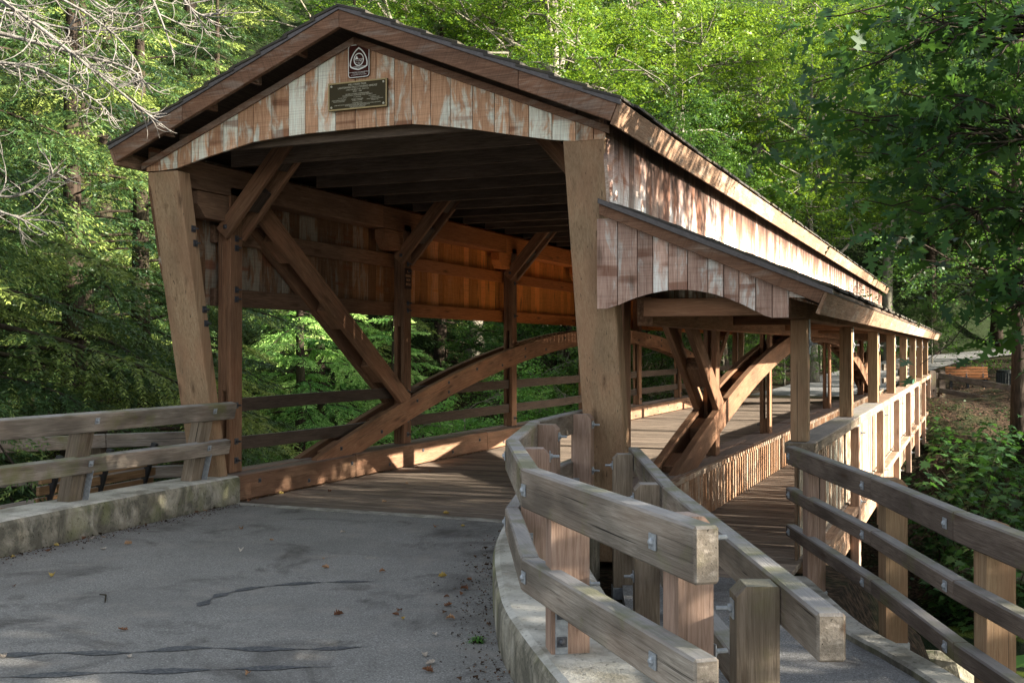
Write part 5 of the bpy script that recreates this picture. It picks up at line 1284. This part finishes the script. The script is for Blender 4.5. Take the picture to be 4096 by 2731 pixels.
def bare_tree():
    r = random.Random(5); bx, by = -11.4, 4.6; bz = gh(bx, by); t = thing('bare_tree', (bx, by, bz), 'leafless silver-grey dead branches hanging in at the upper left corner', 'tree'); w = MB(); w.smooth = True
    w.tube([(bx, by, bz - .1), (bx + .2, by + .1, bz + 2.5), (bx + .5, by + .4, bz + 5), (bx + 1.3, by + 1.0, bz + 7.2)], [.20, .15, .11, .05], 10)
    tw = MB(); tw.smooth = True
    def hook(p, d, L, rad, lev):
        pts = [p]; n = 6; up = Vector((0, 0, 1)); side = Vector((r.gauss(0, 1), r.gauss(0, 1), r.gauss(0, .4))).normalized()
        for k in range(n): d = (d + side * .16 + up * (.13 if k > 1 else -.06) + Vector((r.gauss(0, .07), r.gauss(0, .07), r.gauss(0, .07)))).normalized(); pts.append(pts[-1] + d * L / n)
        tw.tube(pts, [rad * (1 - .75 * k / n) for k in range(n + 1)], 5, False)
        if lev > 0:
            for k in range(2 if lev == 2 else r.choice([1, 2])):
                q = r.randint(1, n - 1); dd = (pts[q + 1] - pts[q]).normalized(); s2 = Vector((r.gauss(0, 1), r.gauss(0, 1), r.gauss(0, .8))).normalized()
                hook(pts[q], (dd * .7 + s2 * .75).normalized(), L * r.uniform(.45, .75), rad * .62, lev - 1)
    for i, l in enumerate(DEADL):
        P = crom(l, 5); n = len(P); r0 = .02 if i in (0, 1) else .014
        tw.tube(P, [r0 * (1 - .72 * k / n) for k in range(n)], 6, False)
        a = Vector((bx + .5, by + .4, bz + 5)); tw.tube([a, (a + P[0]) / 2 + Vector((0, 0, .35)), P[0]], [.05, .032, r0], 6, False)
        nb = int(n * (1.25 if i < 5 else .7))
        for k in range(nb):
            q = r.randint(0, n - 3); d = (P[q + 1] - P[q]).normalized(); s2 = Vector((r.gauss(0, 1), r.gauss(0, 1), r.gauss(-.1, .9))).normalized()
            hook(P[q], (d * .75 + s2 * .7).normalized(), r.uniform(.22, .58) * (1.1 - .65 * q / n), .0072, 2 if k % 3 == 0 and q < n * .6 else 1)
    part('trunk', w, M['barkbare'], t); part('bare_branches', tw, M['barkbare'], t)
bare_tree()

# ---- undergrowth
def scatter(name, n, xr_, yr_, size, mat, lift, clump, seed, cond=None, kind='stuff', shape=None, nl=10):
    r = np.random.default_rng(seed); cx = r.uniform(*xr_, n); cy = r.uniform(*yr_, n); cz = ground_h(cx, cy)
    if cond is not None: k = cond(cx, cy, cz); cx, cy, cz = cx[k], cy[k], cz[k]
    n = len(cx); idx = np.repeat(np.arange(n), nl); m = n * nl; h = r.random(n) ** 1.5 * lift
    P = np.stack([cx[idx] + r.normal(0, clump, m), cy[idx] + r.normal(0, clump, m), cz[idx] + h[idx] + np.abs(r.normal(0, clump * .45, m)) + .02], -1)
    az = r.uniform(0, 6.283, m); D = unit(np.stack([np.cos(az), np.sin(az), r.normal(-.1, .3, m)], -1)); S = unit(np.cross(unit(np.array([0, 0, 1.]) + r.normal(0, .4, (m, 3))), D)); L = size * r.uniform(.6, 1.3, m)
    T = np.clip(.45 + r.normal(0, .15, n)[idx] + r.normal(0, .12, m), 0, 1)
    V = shaped(P, D, S, L, shape) if shape is not None else rhombs(P, D, S, L, L * .65)
    me = np_mesh(name, V, len(shape) if shape is not None else 4, T); me.materials.append(mat); o = bpy.data.objects.new(name, me); COL.objects.link(o); return tag(o, kind=kind)
offroad = lambda x, y, z: (z > -3.95) & ~((np.abs(x + 5.1) < 2.6) & (y > 36) & (y < 50))
def near_road(x, y):
    d = np.full(x.shape, 99.)
    for p in fr: d = np.minimum(d, np.hypot(x - p[0], y - p[1]))
    return d
scatter('creeper', 1000, (-3.4, 6), (25.0, 37), .10, M['bank'], .18, .22, 31, lambda x, y, z: (z > -4.0) & (np.sin(x * 1.9 + y) + np.sin(y * 1.3 - x) > -.1))
scatter('creeper', 260, (-1.5, 5), (24.2, 29), .10, M['maple'], .35, .22, 36, lambda x, y, z: (z > -4.1))
scatter('undergrowth', 1500, (-34, -8.8), (23, 46), .12, M['midleaf'], .7, .35, 32, lambda x, y, z: (z > -3.9) & (np.sin(x * .9 + y * .7) + np.sin(y * .8 - x * .5) > .2))
scatter('undergrowth', 700, (-26, -10.6), (4, 16), .10, M['hemgreen'], .5, .3, 33, lambda x, y, z: (z > -3.9) & (np.sin(x * .9 + y * .7) > .1))
scatter('undergrowth', 3600, (-12, 16), (48, 88), .15, M['midleaf'], .7, .4, 34, lambda x, y, z: (near_road(x, y) > 2.8) & ((y > 64) | (np.sin(x * .7 + y * .5) + np.sin(y * .6 - x * .8) > .2)))
scatter('far_wood', 620, (-75, 60), (78, 125), .34, M['midleaf'], 15, 1.7, 35, None, nl=90)
scatter('far_wood', 900, (-95, -27), (5, 78), .30, M['midleaf'], 14, 1.6, 37, None, nl=90)
scatter('fallen_leaf_litter', 1600, (-9, 10), (24, 62), .085, M['littleaf'], .02, .25, 38, lambda x, y, z: (near_road(x, y) > 2.2) & (z > -3.9) & offroad(x, y, z), nl=5)

# ---- young plants standing apart on the right bank
def young_plant(x, y, h, seed, label, mat, leaf, group, n_st=4, outline=MAPLE, z=None, spread=.35, nodes=6):
    r = np.random.default_rng(seed); z0 = gh(x, y) if z is None else z; t = thing('young_plant', (x, y, z0), label, 'plant', group); w = MB(); w.smooth = True; Bs, Ds, Ss, Ls, Ts = [], [], [], [], []
    for i in range(n_st):
        az = i * 2.4 + r.normal(0, .4); lean = r.uniform(.1, .5) * spread / .35; hh = h * r.uniform(.65, 1.05); pts = []
        for k in range(nodes + 1): u = k / nodes; pts.append((x + math.cos(az) * lean * hh * u ** 1.4 + r.normal(0, .01), y + math.sin(az) * lean * hh * u ** 1.4 + r.normal(0, .01), z0 - .03 + hh * u * (1 - .18 * u)))
        w.tube(pts, [(.009 if nodes < 8 else .016) * (1 - .8 * k / nodes) for k in range(nodes + 1)], 5, False)
        for k in range(1, nodes + 1):
            for q in range(5 if nodes < 8 else 7):
                a2 = r.uniform(0, 6.283); el = r.normal(-.05, .3); rad = r.uniform(.05, .30 if nodes < 8 else .62) * min(1, h / .6); b0 = np.array(pts[k]) + np.array([math.cos(a2) * rad, math.sin(a2) * rad, el * rad + .03])
                Bs.append(b0); d = unit(np.array([math.cos(a2), math.sin(a2), r.normal(-.35, .25)])); Ds.append(d); Ss.append(unit(np.cross(unit(np.array([0, 0, 1.]) + r.normal(0, .25, 3)), d))); Ls.append(leaf * r.uniform(.65, 1.2)); Ts.append(np.clip(.5 + r.normal(0, .2), 0, 1))
                if q % 2 == 0: w.tube([pts[k], tuple(b0)], [.003, .0015], 3, False)
    part('stem', w, M['barkdark'], t); loc = np.array([x, y, z0])
    me = np_mesh('plant_leaves', shaped(np.array(Bs) - loc, np.array(Ds), np.array(Ss), np.array(Ls), outline), len(outline), np.array(Ts)); me.materials.append(mat); place('leaves', me, None, t, t.location)
LANCE = np.array([(0, 0), (.10, .15), (.16, .38), (.13, .62), (.06, .84), (0, 1), (-.06, .84), (-.13, .62), (-.16, .38), (-.10, .15)])
G6 = 'young broad-leaved plants on the right bank'
for k, (x, y, h, lab, lf) in enumerate(((-.15, 25.6, 4.3, 'tall young maple with dull green leaves in the middle of the right bank', .24), (-.75, 27.8, 2.6, 'young maple close to the walkway posts on the bank', .22),
        (.55, 28.4, 3.9, 'young maple higher on the bank under the far fence', .23), (.75, 25.2, 4.0, 'young maple at the right edge of the bank', .25), (.25, 24.4, 2.4, 'small bright young maple just above the fence rail', .22),
        (1.1, 30.6, 3.2, 'young maple at the right margin below the trunk', .23), (-.2, 31.0, 2.0, 'low young maple near the top of the bank', .21), (1.3, 27.2, 4.2, 'leafy young maple at the right margin mid bank', .25), (-.55, 24.9, 1.5, 'small seedling among the brown litter low on the bank', .19),
        (.45, 32.6, 1.8, 'bushy young maple just below the far fence posts', .22), (-.95, 32.8, 1.2, 'small young maple beside the last walkway posts', .19), (1.6, 33.8, 2.0, 'young maple in front of the thick trunk at the right margin', .22))):
    young_plant(x, y, h, 50 + k, lab, M['maple'], lf, G6, 5, nodes=9 if h > 1.6 else 6)
M['weed'] = leafm('bright_weed_leaves', (.04, .12, .02), (.10, .27, .05), (.22, .42, .10), .4, .1)
G7 = 'bright green plants beside the ramp'
young_plant(.42, 6.15, 1.0, 71, 'bright green long-leaved plant behind the last post of the dark ramp fence', M['weed'], .26, G7, 6, LANCE, -.75, .5)
young_plant(.62, 5.75, .9, 72, 'bright green long-leaved plant at the extreme right below the dark rails', M['weed'], .24, G7, 5, LANCE, -.85, .5)
young_plant(.10, 6.55, .62, 73, 'low bright green plant growing against the open ramp kerb', M['weed'], .15, G7, 5, MAPLE, -.75, .4)
young_plant(-2.50, 5.50, .05, 74, 'tiny green weed at the foot of the curved kerb wall', M['weed'], .028, None, 3, LANCE, .0, .25)

# ---- fallen leaves and bits on the road and deck
def dry_leaf_mesh(name, seed, L):
    r = np.random.default_rng(seed); n = 15; bm = bmesh.new(); rows = []; cur = r.uniform(.8, 2.2) * r.choice([-1, 1]); cup = r.uniform(.5, 1.5); tw = r.uniform(-1.2, 1.2)
    for i in range(n):
        u = i / (n - 1); wd = .34 * math.sin(math.pi * min(1, u * 1.08)) ** .7 * (1 if i % 3 else .55) * r.uniform(.8, 1.15); row = []
        for s_ in (-1, -.5, 0, .5, 1):
            x = s_ * wd; z = cur * .28 * (u - .5) ** 2 + cup * abs(x) * abs(s_) * .9 + tw * x * (u - .5) + r.normal(0, .02); row.append([x * L, (u - .5) * L, z * L])
        rows.append(row)
    lo = min(q[2] for row in rows for q in row); V = [[bm.verts.new((a, b_, c - lo + .002)) for a, b_, c in row] for row in rows]
    for a, b_ in zip(V, V[1:]):
        for k in range(4): bm.faces.new((a[k], a[k + 1], b_[k + 1], b_[k]))
    me = bpy.data.meshes.new(name); bm.to_mesh(me); bm.free(); at = me.attributes.new('tint', 'FLOAT', 'POINT'); at.data.foreach_set('value', r.uniform(.2, .8, len(me.vertices)).astype(np.float32)); return me
DL = {}
for nm, mt in (('brown', 'dryleaf'), ('yellow', 'dryyellow'), ('pale', 'drypale')):
    DL[nm] = []
    for k in range(5): me = dry_leaf_mesh('fallen_leaf', 90 + 7 * k + len(nm), .088); me.materials.append(M[mt]); DL[nm].append(me)
pos = [(-7.0, 8.77), (-6.98, 8.88), (-6.90, 7.19), (-6.82, 7.19), (-6.80, 7.31), (-6.86, 6.85), (-6.74, 6.64), (-6.78, 6.34), (-6.40, 6.88), (-6.38, 7.13), (-5.97, 5.92), (-5.95, 5.57), (-5.97, 8.09), (-5.41, 7.74), (-5.35, 7.24), (-5.06, 8.29), (-4.45, 8.87), (-4.25, 9.01), (-4.57, 7.21), (-4.37, 6.92), (-3.91, 6.95),
       (-3.52, 5.73), (-3.23, 5.95), (-3.21, 5.86), (-3.12, 5.79), (-2.78, 5.53), (-3.12, 6.65), (-3.08, 6.52), (-3.22, 6.94), (-3.13, 6.40), (-2.65, 5.15), (-2.55, 5.02), (-4.04, 4.53), (-4.64, 4.27), (-3.29, 4.51), (-4.46, 4.95), (-3.44, 6.96), (-2.86, 5.89), (-3.3, 7.6), (-3.02, 6.2), (-2.5, 4.9)]
dpos = [(-4.71, 9.62), (-6.62, 10.58), (-7.03, 10.25), (-7.0, 9.76), (-5.66, 10.1), (-6.97, 9.58), (-6.5, 12.8), (-6.2, 11.6), (-6.9, 13.2)]
yel = {5, 7, 10, 17, 24, 36}; pal = {3, 8, 14, 15, 25, 30, 31, 32, 33}
lr = random.Random(3)
for i, (x, y) in enumerate(pos + dpos):
    on = i >= len(pos); kd = 'yellow' if i in yel or i - len(pos) in (0, 2) else 'pale' if i in pal else 'brown'
    o = bpy.data.objects.new('fallen_leaf', lr.choice(DL[kd])); COL.objects.link(o); o.location = (x, y, .004 if not on else .005); o.rotation_euler = (lr.uniform(-.12, .12), lr.uniform(-.12, .12), lr.uniform(0, 6.28)); s = lr.uniform(.42, .85); o.scale = (s, s, s)
    where = 'lying on the wooden bridge planks' if on else 'lying on the grey road'
    tag(o, {'yellow': 'yellowed dry fallen leaf ', 'pale': 'pale bleached fallen leaf ', 'brown': 'curled brown fallen leaf '}[kd] + where, 'leaf', kd + ' fallen leaves ' + ('on the planks' if on else 'on the road'))
b = MB(); b.smooth = True; b.tube([(-5.24, 5.60, .008), (-5.17, 5.58, .014), (-5.10, 5.50, .009), (-5.03, 5.42, .012)], [.003, .005, .005, .002], 6); part('twig', b, M['barkdark'], None, origin=Vector((-5.15, 5.52, 0)), label='short dark curved twig lying on the left part of the road', cat='twig')

def grit():
    r = np.random.default_rng(77); P = []
    for k in range(1700):
        if k % 2: u = r.random(); y = 5.0 + 4.4 * u; x = np.interp(y, [2, 4.5, 6.3, 8, 9.4], [-6.2, -6.66, -6.87, -6.98, -7.03]) + abs(r.normal(0, .11)) + .01
        else:
            y = r.uniform(3.6, 9.2); x = np.interp(y, [2.62, 3.62, 4.95, 5.74, 6.9, 8.1, 8.95], [-.2, -1.15, -2.07, -2.50, -3.02, -3.42, -3.56]) - abs(r.normal(0, .15)) - .01
        P.append((x, y, .002))
    P = np.array(P); n = len(P); s = r.uniform(.002, .007, n) * np.where(r.random(n) < .06, 2.2, 1); az = r.uniform(0, 6.28, n); D = np.stack([np.cos(az), np.sin(az), r.normal(0, .35, n)], -1); D = unit(D); S = unit(np.cross(np.array([0, 0, 1.]), D)); P[:, 2] += s
    me = np_mesh('road_grit', rhombs(P, D, S, s * 3, s * 2.2, .5), 4, r.random(n)); me.materials.append(M['littleaf']); o = bpy.data.objects.new('road_grit', me); COL.objects.link(o); tag(o, kind='stuff')
grit()
# ------------------------------------------------------------------ light, sky, camera
SUN_EL, SUN_AZ = R(15.5), R(4)      # azimuth measured from +X towards +Y
sd = Vector((math.cos(SUN_EL) * math.cos(SUN_AZ), math.cos(SUN_EL) * math.sin(SUN_AZ), math.sin(SUN_EL)))
w = bpy.data.worlds.new('World'); sc.world = w; w.use_nodes = True; nt = w.node_tree; nt.nodes.clear()
sky = nt.nodes.new('ShaderNodeTexSky'); sky.sky_type = 'NISHITA'; sky.sun_disc = False; sky.sun_elevation = SUN_EL; sky.sun_rotation = R(90) - SUN_AZ
sky.air_density = 1.0; sky.dust_density = 1.5; sky.ozone_density = 1.0
bg = nt.nodes.new('ShaderNodeBackground'); bg.inputs['Strength'].default_value = .49; wo = nt.nodes.new('ShaderNodeOutputWorld')
hs = nt.nodes.new('ShaderNodeHueSaturation'); hs.inputs['Saturation'].default_value = .36; nt.links.new(sky.outputs[0], hs.inputs['Color']); nt.links.new(hs.outputs[0], bg.inputs[0]); nt.links.new(bg.outputs[0], wo.inputs[0])
sl = bpy.data.lights.new('sun', 'SUN'); sl.energy = 25; sl.angle = R(.5); sl.color = (1.0, .90, .74)
so = bpy.data.objects.new('sun', sl); COL.objects.link(so); so.rotation_euler = sd.to_track_quat('Z', 'Y').to_euler(); so.location = sd * 60
cam = bpy.data.cameras.new('camera'); cam.sensor_width = 36; cam.lens = 38.92; cam.clip_end = 2000; cam.clip_start = .05
co = bpy.data.objects.new('camera', cam); COL.objects.link(co); co.location = (0, 0, 1.6); co.rotation_euler = (R(90.36), 0, R(22.7)); sc.camera = co
sc.view_settings.view_transform = 'Standard'; sc.view_settings.look = 'None'; sc.view_settings.exposure = 0
sc.render.engine = 'CYCLES'
sc.cycles.max_bounces = 7; sc.cycles.diffuse_bounces = 2; sc.cycles.transmission_bounces = 4; sc.cycles.use_denoising = True
sc.cycles.sample_clamp_indirect = 6
